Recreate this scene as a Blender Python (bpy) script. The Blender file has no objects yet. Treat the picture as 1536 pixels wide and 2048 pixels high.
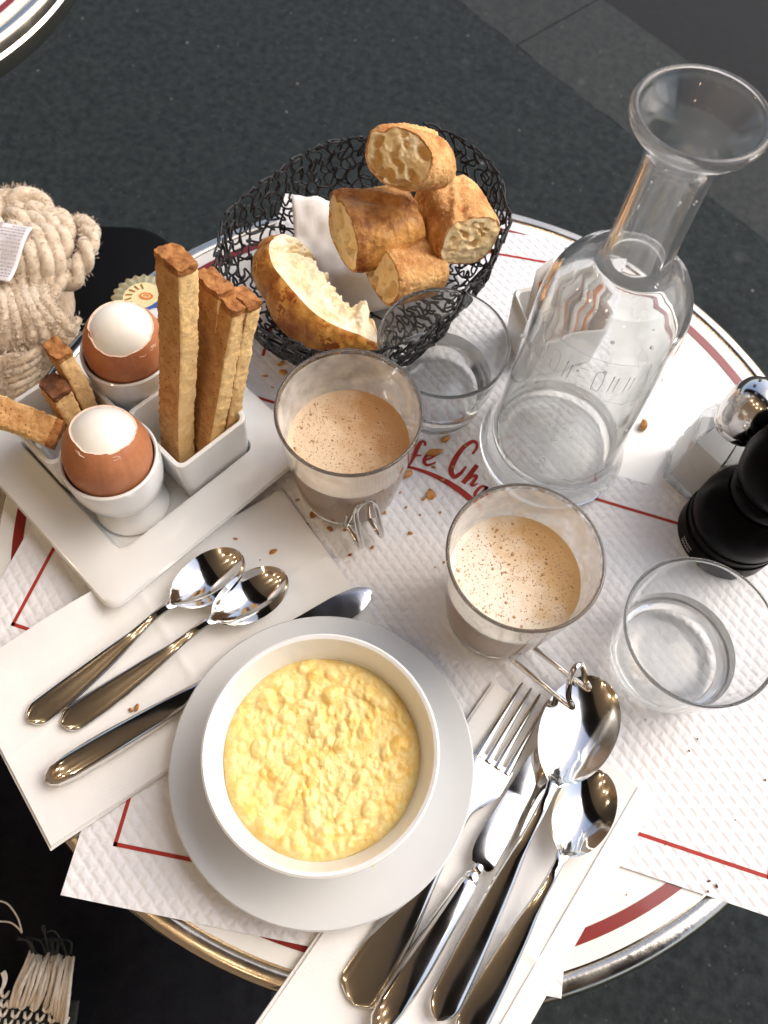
import bpy, bmesh, math, random
import numpy as np
from mathutils import Vector, Matrix, noise
S = bpy.context.scene
C = S.collection
R = math.radians
rnd = random.Random(7)

# ---------------------------------------------------------------- camera
CAM_H = 0.5213                      # metres above the table top (table top is z = 0)
FPX = 1657.0
_d = Vector((682.7 - 768, 1802.5 - 1024, FPX)).normalized()      # straight down, seen from the camera
_u = -_d
_y = (Vector((0, 0, 1)) - _u * _u.z).normalized()
_x = _y.cross(_u)
AX = [Vector((_x[i], _y[i], _u[i])) for i in range(3)]           # camera right, down, forward in the world
cam_data = bpy.data.cameras.new('camera')
cam = bpy.data.objects.new('camera', cam_data)
C.objects.link(cam)
rot = Matrix((AX[0], -AX[1], -AX[2])).transposed()
cam.matrix_world = Matrix.Translation((0, 0, CAM_H)) @ rot.to_4x4()
cam_data.sensor_fit = 'HORIZONTAL'
cam_data.sensor_width = 36
cam_data.lens = FPX / 1536 * 36
cam_data.clip_start = 0.01
cam_data.clip_end = 500
cam_data.dof.use_dof = True
cam_data.dof.focus_distance = 0.50
cam_data.dof.aperture_fstop = 16
S.camera = cam

# ---------------------------------------------------------------- daylight
SUN_EL, SUN_AZ = 46, 24            # azimuth anticlockwise from +X; the street lies up and to the right
w = bpy.data.worlds.new('World'); S.world = w; w.use_nodes = True
nt = w.node_tree
sky = nt.nodes.new('ShaderNodeTexSky'); sky.sky_type = 'NISHITA'; sky.sun_disc = False
sky.sun_elevation = R(SUN_EL); sky.sun_rotation = R(90 - SUN_AZ)
sky.dust_density = 4; sky.air_density = 1.0; sky.ozone_density = 0.6
nt.nodes['Background'].inputs[1].default_value = 0.15
nt.links.new(sky.outputs[0], nt.nodes['Background'].inputs[0])
sun_d = bpy.data.lights.new('sun', 'SUN'); sun_d.energy = 1.2; sun_d.angle = R(60); sun_d.color = (1, 0.99, 0.975)
sun = bpy.data.objects.new('sun', sun_d); C.objects.link(sun)
sd = Vector((math.cos(R(SUN_EL)) * math.cos(R(SUN_AZ)), math.cos(R(SUN_EL)) * math.sin(R(SUN_AZ)), math.sin(R(SUN_EL))))
sun.rotation_euler = sd.to_track_quat('Z', 'Y').to_euler()
S.view_settings.view_transform = 'Standard'; S.view_settings.look = 'None'
S.view_settings.exposure = 0.60; S.view_settings.gamma = 1; S.view_settings.use_curve_mapping = False
cy = S.cycles
cy.max_bounces = 48; cy.transmission_bounces = 48; cy.glossy_bounces = 6; cy.diffuse_bounces = 4
cy.transparent_max_bounces = 16; cy.sample_clamp_indirect = 5; cy.caustics_reflective = True
cy.use_denoising = True; cy.blur_glossy = 0.6

# ---------------------------------------------------------------- helpers
def at(px, py, z=0.0):
    r = AX[0] * ((px - 768) / FPX) + AX[1] * ((py - 1024) / FPX) + AX[2]
    t = (z - CAM_H) / r.z
    return Vector((r.x * t, r.y * t, z))

def link(name, data, parent=None, loc=None):
    o = bpy.data.objects.new(name, data); C.objects.link(o)
    if parent: o.parent = parent
    if loc is not None: o.location = loc
    return o

def thing(name, label, cat, loc=(0, 0, 0), rotz=0, group=None):
    o = link(name, None, None, loc); o.empty_display_size = 0.01
    o.rotation_euler = (0, 0, rotz); o['label'] = label; o['category'] = cat
    if group: o['group'] = group
    return o

def tag(o, label, cat, group=None):
    o['label'] = label; o['category'] = cat
    if group: o['group'] = group
    return o

def obj(name, bm, m, parent=None, loc=None, sharp=40, kind=None):
    me = bpy.data.meshes.new(name); 
    bmesh.ops.recalc_face_normals(bm, faces=bm.faces)
    bm.to_mesh(me); bm.free()
    for mm in (m if isinstance(m, (list, tuple)) else [m]): me.materials.append(mm)
    me.polygons.foreach_set('use_smooth', [True] * len(me.polygons))
    if sharp: me.set_sharp_from_angle(angle=R(sharp))
    o = link(name, me, parent, loc)
    if kind: o['kind'] = kind
    return o

def rings(bm, rr, closed=True, cap0=False, cap1=False, mi=0):
    vs = [[bm.verts.new(p) for p in r] for r in rr]
    n = len(vs[0])
    for a, b in zip(vs, vs[1:]):
        for j in range(n if closed else n - 1):
            k = (j + 1) % n
            f = bm.faces.new((a[j], a[k], b[k], b[j])); f.material_index = mi
    if cap0: bm.faces.new(vs[0][::-1])
    if cap1: bm.faces.new(vs[-1])
    return vs

def lathe(bm, prof, seg=72, cap0=False, cap1=False, off=(0, 0), mi=0):
    rr = []
    for r, z in prof:
        r = max(r, 1e-5)
        rr.append([(off[0] + r * math.cos(2 * math.pi * i / seg), off[1] + r * math.sin(2 * math.pi * i / seg), z) for i in range(seg)])
    return rings(bm, rr, True, cap0, cap1, mi)

def rsq(h, c, z, n=6, h2=None):
    h2 = h2 or h; out = []
    for q, (sx, sy) in enumerate(((1, 1), (-1, 1), (-1, -1), (1, -1))):
        for k in range(n + 1):
            a = q * math.pi / 2 + k * math.pi / 2 / n
            out.append((sx * (h - c) + c * math.cos(a), sy * (h2 - c) + c * math.sin(a), z))
    return out

def smooth(pts, n=8, closed=False):
    P = [Vector(p) for p in pts]; out = []; m = len(P)
    for i in range(m if closed else m - 1):
        p1, p2 = P[i], P[(i + 1) % m]
        p0 = P[(i - 1) % m] if closed or i > 0 else p1 * 2 - p2
        p3 = P[(i + 2) % m] if closed or i + 2 < m else p2 * 2 - p1
        for k in range(n):
            t = k / n
            out.append(0.5 * ((2 * p1) + (p2 - p0) * t + (2 * p0 - 5 * p1 + 4 * p2 - p3) * t * t + (3 * p1 - p0 - 3 * p2 + p3) * t ** 3))
    if not closed: out.append(P[-1])
    return out

def tube(bm, pts, rad, seg=8, closed=False, flat=1.0, mi=0):
    P = [Vector(p) for p in pts]; n = len(P); rr = []
    up = Vector((0.13, 0.21, 0.97)); prev = None
    for i in range(n):
        a = P[(i - 1) % n] if closed or i else P[0]
        b = P[(i + 1) % n] if closed or i < n - 1 else P[-1]
        t = (b - a).normalized()
        s = t.cross(prev if prev is not None else up)
        if s.length < 1e-6: s = t.cross(Vector((1, 0, 0)))
        s.normalize(); nn = s.cross(t); prev = nn
        r = rad[i] if isinstance(rad, (list, tuple)) else rad
        rr.append([P[i] + s * (r * math.cos(2 * math.pi * k / seg)) + nn * (r * flat * math.sin(2 * math.pi * k / seg)) for k in range(seg)])
    if closed: rr.append(rr[0]); 
    rings(bm, rr, True, not closed, not closed, mi)
    if closed: bmesh.ops.remove_doubles(bm, verts=bm.verts, dist=1e-7)

def box(bm, x0, x1, y0, y1, z0, z1):
    v = [bm.verts.new((x, y, z)) for z in (z0, z1) for x, y in ((x0, y0), (x1, y0), (x1, y1), (x0, y1))]
    for f in ((3, 2, 1, 0), (4, 5, 6, 7), (0, 1, 5, 4), (1, 2, 6, 5), (2, 3, 7, 6), (3, 0, 4, 7)):
        bm.faces.new([v[i] for i in f])

def N(p, s, seed=0.0):
    return noise.noise(Vector((p[0] * s + seed, p[1] * s - seed * 1.7, p[2] * s + seed * 0.6)))

def sheet(bm, c0, du, dv, nu, nv, zf, th):
    """a closed slab of paper: corner c0, edges du and dv, top height zf(u, v)"""
    c0, du, dv = Vector(c0), Vector(du), Vector(dv)
    top, bot = [], []
    for i in range(nu + 1):
        a, b = [], []
        for j in range(nv + 1):
            p = c0 + du * (i / nu) + dv * (j / nv); z = zf(i / nu, j / nv, p)
            a.append(bm.verts.new((p.x, p.y, z))); b.append(bm.verts.new((p.x, p.y, z - th)))
        top.append(a); bot.append(b)
    for i in range(nu):
        for j in range(nv):
            bm.faces.new((top[i][j], top[i + 1][j], top[i + 1][j + 1], top[i][j + 1]))
            bm.faces.new((bot[i][j], bot[i][j + 1], bot[i + 1][j + 1], bot[i + 1][j]))
    edge = [(i, 0) for i in range(nu)] + [(nu, j) for j in range(nv)] + [(i, nv) for i in range(nu, 0, -1)] + [(0, j) for j in range(nv, 0, -1)]
    for (a, b), (c, d) in zip(edge, edge[1:] + edge[:1]):
        bm.faces.new((top[a][b], bot[a][b], bot[c][d], top[c][d]))

# ---------------------------------------------------------------- materials
def mat(name, col, col2=None, ns=60, rough=0.5, metal=0, bump=0, bs=400, spec=0.5, sss=0, sssr=(1, .5, .3), coat=0, trans=0, ior=1.45,
        lo=0.35, hi=0.65, emit=None, es=0, sheen=0, rvar=0, scale=(1, 1, 1), bd=.001):
    m = bpy.data.materials.new(name); m.use_nodes = True
    t = m.node_tree; b = t.nodes['Principled BSDF']; I = b.inputs
    I['Base Color'].default_value = (*col, 1); I['Roughness'].default_value = rough; I['Metallic'].default_value = metal
    I['Specular IOR Level'].default_value = spec; I['IOR'].default_value = ior
    I['Transmission Weight'].default_value = trans; I['Coat Weight'].default_value = coat; I['Coat Roughness'].default_value = 0.06
    if sss: I['Subsurface Weight'].default_value = sss; I['Subsurface Radius'].default_value = sssr; I['Subsurface Scale'].default_value = 0.004
    if sheen: I['Sheen Weight'].default_value = sheen
    if emit: I['Emission Color'].default_value = (*emit, 1); I['Emission Strength'].default_value = es
    tc = t.nodes.new('ShaderNodeTexCoord'); mp = t.nodes.new('ShaderNodeMapping'); mp.inputs['Scale'].default_value = scale
    t.links.new(tc.outputs['Object'], mp.inputs['Vector'])
    m['vec'] = mp.name
    if col2 is not None:
        n = t.nodes.new('ShaderNodeTexNoise'); n.inputs['Scale'].default_value = ns; n.inputs['Detail'].default_value = 8; n.inputs['Roughness'].default_value = .68
        t.links.new(mp.outputs[0], n.inputs['Vector'])
        rp = t.nodes.new('ShaderNodeValToRGB'); rp.color_ramp.elements[0].position = lo; rp.color_ramp.elements[1].position = hi
        rp.color_ramp.elements[0].color = (*col, 1); rp.color_ramp.elements[1].color = (*col2, 1)
        t.links.new(n.outputs['Fac'], rp.inputs[0]); t.links.new(rp.outputs[0], I['Base Color'])
    if bump:
        n2 = t.nodes.new('ShaderNodeTexNoise'); n2.inputs['Scale'].default_value = bs; n2.inputs['Detail'].default_value = 4
        t.links.new(mp.outputs[0], n2.inputs['Vector'])
        bp = t.nodes.new('ShaderNodeBump'); bp.inputs['Strength'].default_value = bump; bp.inputs['Distance'].default_value = bd
        t.links.new(n2.outputs['Fac'], bp.inputs['Height']); t.links.new(bp.outputs[0], I['Normal'])
    if rvar:
        n3 = t.nodes.new('ShaderNodeTexNoise'); n3.inputs['Scale'].default_value = 45; n3.inputs['Detail'].default_value = 6
        t.links.new(mp.outputs[0], n3.inputs['Vector'])
        mr = t.nodes.new('ShaderNodeMapRange'); mr.inputs[1].default_value = .3; mr.inputs[2].default_value = .7
        mr.inputs[3].default_value = max(0, rough - rvar); mr.inputs[4].default_value = rough + rvar
        t.links.new(n3.outputs['Fac'], mr.inputs[0]); t.links.new(mr.outputs[0], I['Roughness'])
    return m

def spots(m, scale, thr, col, soft=.05, fac=1.0, seed=0):
    """scatter small round flecks of another colour over a material"""
    t = m.node_tree; b = t.nodes['Principled BSDF']; I = b.inputs['Base Color']
    v = t.nodes.new('ShaderNodeTexVoronoi'); v.inputs['Scale'].default_value = scale
    mp = t.nodes.new('ShaderNodeMapping'); mp.inputs['Location'].default_value = (seed, seed * .7, 0)
    t.links.new(t.nodes[m['vec']].outputs[0], mp.inputs['Vector']); t.links.new(mp.outputs[0], v.inputs['Vector'])
    sx = t.nodes.new('ShaderNodeSeparateColor'); t.links.new(v.outputs['Color'], sx.inputs[0])
    mul = t.nodes.new('ShaderNodeMath'); mul.operation = 'MULTIPLY'; mul.inputs[1].default_value = thr; t.links.new(sx.outputs[0], mul.inputs[0])
    d = t.nodes.new('ShaderNodeMath'); d.operation = 'SUBTRACT'; t.links.new(mul.outputs[0], d.inputs[0]); t.links.new(v.outputs['Distance'], d.inputs[1])
    mr = t.nodes.new('ShaderNodeMapRange'); mr.inputs[1].default_value = 0; mr.inputs[2].default_value = soft; mr.inputs[4].default_value = fac
    t.links.new(d.outputs[0], mr.inputs[0])
    mx = t.nodes.new('ShaderNodeMix'); mx.data_type = 'RGBA'
    mx.inputs[7].default_value = (*col, 1); t.links.new(mr.outputs[0], mx.inputs[0])
    if I.links: t.links.new(I.links[0].from_socket, mx.inputs[6])
    else: mx.inputs[6].default_value = I.default_value
    t.links.new(mx.outputs[2], I)
    return m

def emboss(m, wid, row, ang, strength, dist=.0006):
    """woven-look embossing of paper placemats, as fine relief"""
    t = m.node_tree; b = t.nodes['Principled BSDF']
    mp = t.nodes.new('ShaderNodeMapping'); mp.inputs['Rotation'].default_value = (0, 0, ang)
    t.links.new(t.nodes[m['vec']].outputs[0], mp.inputs['Vector'])
    br = t.nodes.new('ShaderNodeTexBrick'); br.inputs['Scale'].default_value = 1
    br.inputs['Brick Width'].default_value = wid; br.inputs['Row Height'].default_value = row
    br.inputs['Mortar Size'].default_value = row * .42; br.inputs['Mortar Smooth'].default_value = 1.0; br.offset = .5
    t.links.new(mp.outputs[0], br.inputs['Vector'])
    n = t.nodes.new('ShaderNodeTexNoise'); n.inputs['Scale'].default_value = 900; n.inputs['Detail'].default_value = 3
    t.links.new(mp.outputs[0], n.inputs['Vector'])
    ad = t.nodes.new('ShaderNodeMath'); ad.operation = 'MULTIPLY_ADD'; ad.inputs[1].default_value = -1
    nm = t.nodes.new('ShaderNodeMath'); nm.operation = 'MULTIPLY'; nm.inputs[1].default_value = .25; t.links.new(n.outputs['Fac'], nm.inputs[0])
    t.links.new(br.outputs['Fac'], ad.inputs[0]); t.links.new(nm.outputs[0], ad.inputs[2])
    bp = t.nodes.new('ShaderNodeBump'); bp.inputs['Strength'].default_value = strength; bp.inputs['Distance'].default_value = dist
    t.links.new(ad.outputs[0], bp.inputs['Height']); t.links.new(bp.outputs[0], b.inputs['Normal'])
    return m

ASPH = mat('dark_pavement', (.0040, .0075, .0085), (.0250, .0320, .0325), 60, .85, bump=1, bs=140, lo=.3, hi=.7, spec=.3)
spots(ASPH, 80, .20, (.07, .078, .074), .06, .6, 3.1); spots(ASPH, 9, .24, (.045, .054, .052), .14, .6, 9); spots(ASPH, 5, .27, (.007, .010, .011), .16, .7, 5); spots(ASPH, 24, .085, (.24, .24, .22), .025, .85); spots(ASPH, 11, .05, (.20, .21, .19), .02, .7, 13)
KERB = mat('kerb_granite', (.010, .0135, .0135), (.027, .031, .029), 60, .8, bump=1, bs=260)
spots(KERB, 45, .16, (.10, .10, .09), .05, .6); spots(KERB, 8, .18, (.06, .065, .06), .1, .6, 4)
ROAD = mat('road_asphalt', (.0035, .004, .005), (.008, .008, .0085), 50, .85, bump=.8, bs=300)
spots(ROAD, 9, .12, (.06, .055, .05), .06, .6)
ENAMEL = mat('cream_enamel', (.80, .80, .775), (.77, .765, .735), 9, .22, coat=.4, rvar=.06)
spots(ENAMEL, 60, .05, (.45, .38, .30), .02, .6)
RED = mat('dark_red_enamel', (.22, .022, .018), rough=.25, coat=.3)
INK = mat('red_ink', (.42, .032, .020), (.33, .022, .016), 160, .7)
RIM = mat('polished_rim', (.66, .60, .51), rough=.2, metal=1, rvar=.1, bump=.08, bs=200)
STEEL = mat('steel', (.70, .68, .65), rough=.10, metal=1, rvar=.05)
CUT = mat('cutlery_steel', (.77, .755, .73), rough=.09, metal=1, rvar=.035)
IRON = mat('black_iron', (.025, .025, .027), rough=.5, metal=.3)
PAP = [emboss(mat('embossed_paper_%d' % i, (.79, .795, .82), rough=.85, spec=.2), .0085, .0062, a, .62, .0008) for i, a in ((0, R(40)), (1, R(38)))]
NAP = mat('white_napkin_paper', (.82, .825, .82), (.79, .79, .785), 30, .9, spec=.2, bump=.12, bs=900)
CER = mat('white_ceramic', (.79, .797, .79), rough=.16, coat=.5, rvar=.05)
CERG = mat('plate_ceramic', (.655, .675, .69), rough=.22, coat=.4, rvar=.05)
GLASS = mat('clear_glass', (.985, .995, .99), rough=0, trans=1, ior=1.42)
_t = GLASS.node_tree; _tr = _t.nodes.new('ShaderNodeBsdfTranslucent'); _tr.inputs[0].default_value = (.95, .97, .97, 1)
_mx = _t.nodes.new('ShaderNodeMixShader'); _mx.inputs[0].default_value = .032
_t.links.new(_t.nodes['Principled BSDF'].outputs[0], _mx.inputs[1]); _t.links.new(_tr.outputs[0], _mx.inputs[2]); _t.links.new(_mx.outputs[0], _t.nodes['Material Output'].inputs[0])
WATER = mat('water', (1, 1, 1), rough=0, trans=1, ior=1.33)
SHELL = mat('brown_eggshell', (.42, .155, .068), (.52, .22, .105), 70, .42, bump=.18, bs=900, sss=.15, sssr=(1, .4, .2))
EDGE = mat('eggshell_edge', (.83, .62, .48), rough=.6)
WHITE = mat('egg_white', (.86, .84, .78), (.82, .80, .74), 45, .38, sss=.5, sssr=(1, .85, .6), bump=.06, bs=260)
EGGS = mat('scrambled_egg', (.85, .53, .105), (.91, .735, .33), 105, .42, sss=.3, sssr=(1, .6, .2), bump=.4, bs=800, lo=.30, hi=.56)
spots(EGGS, 150, .035, (.05, .04, .03), .02, .9)
TOAST = mat('toasted_face', (.46, .225, .08), (.65, .385, .165), 160, .85, bump=.6, bs=620, spec=.2)
spots(TOAST, 430, .34, (.17, .06, .018), .10, .85); spots(TOAST, 190, .16, (.20, .08, .025), .08, .8, 3)
CRUMBM = mat('toast_crumb', (.90, .65, .33), (.83, .54, .23), 150, .9, bump=.6, bs=700, spec=.15)
spots(CRUMBM, 420, .28, (.45, .24, .08), .12, .75); spots(CRUMBM, 180, .16, (.48, .26, .09), .1, .7, 3)
TCRUST = mat('toast_crust', (.24, .085, .025), (.50, .23, .075), 150, .75, bump=1, bs=500, spec=.3)
BURNT = mat('burnt_crust', (.07, .028, .015), (.24, .09, .03), 160, .8, bump=1, bs=500)
CRUST = mat('baguette_crust', (.20, .050, .010), (.78, .41, .12), 34, .42, bump=.9, bs=210, bd=.0025, spec=.35, lo=.36, hi=.64)
spots(CRUST, 75, .34, (.74, .47, .21), .2, .55); spots(CRUST, 40, .22, (.10, .024, .007), .2, .6, 6)
FLOUR = mat('floured_crust', (.34, .105, .022), (.80, .48, .20), 38, .8, bump=1, bs=320, bd=.002, spec=.2, lo=.34, hi=.62)
spots(FLOUR, 330, .42, (.80, .62, .42), .22, .6)
CRUMB = mat('bread_crumb', (.95, .78, .49), (.86, .61, .29), 60, .75, bump=.7, bs=420, spec=.25)
CROIS = mat('croissant_crust', (.36, .095, .016), (.84, .46, .11), 40, .36, bump=.6, bs=260, spec=.5, lo=.38, hi=.60)
CROISD = mat('croissant_dark_crust', (.27, .066, .013), (.55, .20, .035), 60, .34, bump=.6, bs=260, spec=.5)
FLAKE = mat('croissant_inside', (.91, .85, .67), (.80, .60, .32), 60, .75, bump=1, bs=170, bd=.003, sss=.2, sssr=(1, .8, .5))
FOAM = mat('coffee_foam', (.62, .39, .19), (.78, .59, .38), 24, .5, bump=.3, bs=900, sss=.3, sssr=(1, .7, .4), lo=.36, hi=.6)
FOAM2 = mat('milk_foam', (.80, .70, .57), (.68, .47, .25), 18, .5, bump=.25, bs=700, sss=.3, sssr=(1, .7, .4), lo=.44, hi=.60)
for fm, ca, cb in ((FOAM, (.80, .62, .42), (.56, .31, .125)), (FOAM2, (.83, .755, .64), (.68, .45, .215))):   # crema pushed towards one side of the glass
    t_ = fm.node_tree; sp = t_.nodes.new('ShaderNodeSeparateXYZ'); t_.links.new(t_.nodes[fm['vec']].outputs[0], sp.inputs[0])
    nz = t_.nodes.new('ShaderNodeTexNoise'); nz.inputs['Scale'].default_value = 60; nz.inputs['Detail'].default_value = 6; t_.links.new(t_.nodes[fm['vec']].outputs[0], nz.inputs['Vector'])
    m1 = t_.nodes.new('ShaderNodeMath'); m1.operation = 'MULTIPLY_ADD'; m1.inputs[1].default_value = 13; t_.links.new(sp.outputs[0], m1.inputs[0]); t_.links.new(nz.outputs['Fac'], m1.inputs[2])
    m2 = t_.nodes.new('ShaderNodeMath'); m2.operation = 'MULTIPLY_ADD'; m2.inputs[1].default_value = 6; t_.links.new(sp.outputs[1], m2.inputs[0]); t_.links.new(m1.outputs[0], m2.inputs[2])
    rp_ = t_.nodes.new('ShaderNodeValToRGB'); rp_.color_ramp.elements[0].position = .35; rp_.color_ramp.elements[1].position = .80
    rp_.color_ramp.elements[0].color = (*ca, 1); rp_.color_ramp.elements[1].color = (*cb, 1)
    t_.links.new(m2.outputs[0], rp_.inputs[0]); t_.links.new(rp_.outputs[0], t_.nodes['Principled BSDF'].inputs['Base Color'])
for fm, sd_ in ((FOAM, 0), (FOAM2, 5)):
    spots(fm, 520, .34, (.50, .27, .11), .10, .55, sd_)
BUB = mat('foam_bubble', (.48, .27, .12), (.60, .39, .21), 300, .25)
COFFEE = mat('milky_coffee', (.52, .36, .23), (.42, .27, .16), 30, .4)
FOIL = mat('gold_foil', (.72, .58, .28), (.80, .70, .42), 120, .3, metal=.7, bump=.6, bs=180)
ORANGE = mat('orange_print', (.80, .22, .04), rough=.5)
BLUE = mat('blue_print', (.06, .12, .42), rough=.5)
PALE = mat('pale_yellow_print', (.80, .72, .40), rough=.5)
WOOL = mat('beige_wool', (.58, .46, .335), (.74, .63, .50), 150, .95, bump=.6, bs=900, spec=.1, sheen=.5)
WOOLD = mat('brown_wool', (.46, .34, .225), (.62, .50, .37), 120, .95, bump=1, bs=420, spec=.1, sheen=.4)
TAGM = mat('care_label_satin', (.74, .70, .72), rough=.5)
GREYINK = mat('grey_ink', (.25, .23, .25), rough=.7)
BLACKF = mat('black_cloth', (.006, .006, .008), (.011, .011, .013), 60, .9, bump=.5, bs=300, spec=.1)
BLACKS = mat('black_chair', (.0025, .0025, .003), rough=.6, spec=.08)
YARN = mat('cream_yarn', (.80, .75, .66), (.68, .56, .43), 40, .95, bump=.8, bs=900, spec=.1)
GREYY = mat('dark_grey_yarn', (.022, .025, .024), (.06, .063, .058), 90, .95, bump=.8, bs=900, spec=.1)
PEPP = mat('black_lacquer', (.003, .003, .0035), rough=.3, spec=.05)
SALT = mat('salt', (.83, .83, .83), rough=.9, bump=.5, bs=1500)
SUGARP = mat('sugar_paper', (.80, .78, .74), (.77, .74, .70), 60, .7)
WALLM = mat('warm_wood_panel', (.24, .17, .11), (.33, .24, .16), 12, .5, scale=(1, 1, 8))
AWN = mat('awning_canvas', (.050, .034, .034), (.060, .040, .040), 2, .9)
BULB = mat('lit_bulb', (1, .8, .5), emit=(1, .75, .48), es=38)
DARKC = mat('dark_ceiling', (.022, .018, .016), rough=.8)
CEIL = mat('cream_ceiling', (.46, .405, .34), rough=.8)

# ---------------------------------------------------------------- ground and street
KD = Vector((.715, -.699, 0)); KN = Vector((.699, .715, 0))       # along the kerb, and towards the street
def strip(name, n0, n1, z, m, l0=-80, l1=80, th=None):
    bm = bmesh.new(); pts = [KD * l0 + KN * n0, KD * l1 + KN * n0, KD * l1 + KN * n1, KD * l0 + KN * n1]
    if th is None: bm.faces.new([bm.verts.new((p.x, p.y, z)) for p in pts])
    else:
        a = [bm.verts.new((p.x, p.y, z)) for p in pts]; b = [bm.verts.new((p.x, p.y, z - th)) for p in pts]
        bm.faces.new(a); bm.faces.new(b[::-1])
        for i in range(4): bm.faces.new((a[i], b[i], b[(i + 1) % 4], a[(i + 1) % 4]))
    o = obj(name, bm, m); return o
GZ = -.72
g = strip('pavement', -80, 1.4095, GZ, ASPH); g['kind'] = 'structure'
r_ = strip('road', 1.50, 120, GZ - .14, ROAD); r_['kind'] = 'structure'
kerb = link('kerb', None); kerb['kind'] = 'structure'
for i in range(-4, 6):                                            # the kerb stones, each its own block
    bm = bmesh.new(); L0 = i * .86 - 1.123; th = .16
    n0, n1 = 1.412, 1.704
    P = []
    for k in range(25):
        wob = .004 * N((L0 + k * .0355, i, 0), 14)
        P.append((L0 + .0009 + k * .0355 * 1.0068, wob))
    lo = [bm.verts.new(KD * a + KN * (n0 + b * 1.4) + Vector((0, 0, GZ - .002))) for a, b in P]
    hi = [bm.verts.new(KD * a + KN * (n1 - .012) + Vector((0, 0, GZ + .001))) for a, b in P]
    h2 = [bm.verts.new(KD * a + KN * n1 + Vector((0, 0, GZ - .012))) for a, b in P]
    h3 = [bm.verts.new(KD * a + KN * n1 + Vector((0, 0, GZ - th))) for a, b in P]
    l2 = [bm.verts.new(KD * a + KN * (n0 + b * 1.4) + Vector((0, 0, GZ - th))) for a, b in P]
    for A, B in ((l2, lo), (lo, hi), (hi, h2), (h2, h3)):
        for k in range(24): bm.faces.new((A[k], A[k + 1], B[k + 1], B[k]))
    obj('kerb_stone', bm, KERB, kerb)
bed = strip('kerb_bed', 1.40, 1.52, GZ - .012, ROAD); bed.parent = kerb
# the cafe front behind the photographer and its awning overhead, seen mirrored in the cutlery
wl = strip('cafe_wall', -1.75, -1.45, 2.3, WALLM, -6, 6, 3.1); wl['kind'] = 'structure'
aw = strip('awning', .26, .62, 1.95, AWN, -6, 6); aw['kind'] = 'structure'
be = strip('awning_box', .0, .258, 1.94, DARKC, -6, 6, .06); be['kind'] = 'structure'
ce = strip('cafe_ceiling', -1.45, -.002, 1.93, CEIL, -6, 6, .05); ce['kind'] = 'structure'
for l_, n_ in ((-1.9, -.9), (-1.2, -1.2), (-.72, -.85), (-.2, -1.15), (.12, -.78), (.5, -1.25), (1.05, -.95), (1.7, -1.1)):
    bm = bmesh.new(); bmesh.ops.create_uvsphere(bm, u_segments=16, v_segments=10, radius=.04)
    p = KD * l_ + KN * n_
    b = obj('light_bulb', bm, BULB, ce, (p.x, p.y, 1.66 + .1 * math.sin(l_ * 9)))
    bm = bmesh.new(); tube(bm, [(0, 0, .036), (0, 0, .15)], .006, 6); obj('bulb_flex', bm, IRON, b)

# ---------------------------------------------------------------- tables
TC = Vector((.0273, .2458, 0)); TR = .30
def make_table(label, loc):
    t = thing('cafe_table', label, 'table', (loc[0], loc[1], GZ), 0, 'round white cafe tables')
    h = -GZ
    bm = bmesh.new(); lathe(bm, [(.001, h - .02), (.280, h - .02), (.2868, h - .012), (.2868, h), (.001, h)], 160); obj('table_top', bm, ENAMEL, t)
    bm = bmesh.new()
    lathe(bm, [(.2869, h - .02), (.2870, h - .0010), (.2880, h - .0012), (.2888, h - .0002), (.2915, h + .0004), (.2950, h + .0003), (.2982, h - .0010), (.3000, h - .0038), (.3006, h - .010), (.2980, h - .0125), (.2980, h - .0145), (.3006, h - .017), (.3008, h - .030), (.298, h - .034), (.287, h - .034), (.2869, h - .02)], 200)
    obj('metal_rim', bm, RIM, t)
    bm = bmesh.new(); lathe(bm, [(.2700, h + .0004), (.2770, h + .0004)], 200); obj('red_ring', bm, RED, t)
    bm = bmesh.new(); lathe(bm, [(.001, h - .035), (.10, h - .035), (.03, h - .05), (.027, .06), (.05, .03), (.001, .03)], 32); obj('pedestal', bm, IRON, t)
    for k in range(4):
        a = k * math.pi / 2 + .6
        bm = bmesh.new(); tube(bm, smooth([(0, 0, .06), (.1 * math.cos(a), .1 * math.sin(a), .055), (.2 * math.cos(a), .2 * math.sin(a), .03), (.24 * math.cos(a), .24 * math.sin(a), .012)], 4), .012, 8); obj('foot', bm, IRON, t)
    return t
def copy_thing(root, loc, label, group=None, rotz=0):
    r = root.copy(); C.objects.link(r); r.location = loc; r.rotation_euler = (0, 0, rotz); r['label'] = label
    if group: r['group'] = group
    for ch in list(root.children):
        c = ch.copy(); C.objects.link(c); c.parent = r
        for g in ch.children:
            d = g.copy(); C.objects.link(d); d.parent = c
    return r
table = make_table('round white cafe table with red ring and metal rim, laid for breakfast', TC)
copy_thing(table, (-.664, .826, GZ), 'empty neighbouring round cafe table with metal rim at the top left corner')

# ---------------------------------------------------------------- paper placemats with red print
def ribbon(bm, pts, widths, z):
    n = len(pts); L, Rr = [], []
    for i in range(n):
        t = (pts[min(i + 1, n - 1)] - pts[max(i - 1, 0)]); t.z = 0; t.normalize(); s = Vector((-t.y, t.x, 0))
        wd = widths[i] if isinstance(widths, list) else widths
        a = pts[i] + s * wd / 2; b = pts[i] - s * wd / 2
        L.append(bm.verts.new((a.x, a.y, z))); Rr.append(bm.verts.new((b.x, b.y, z)))
    for i in range(n - 1): bm.faces.new((L[i], L[i + 1], Rr[i + 1], Rr[i]))

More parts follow.
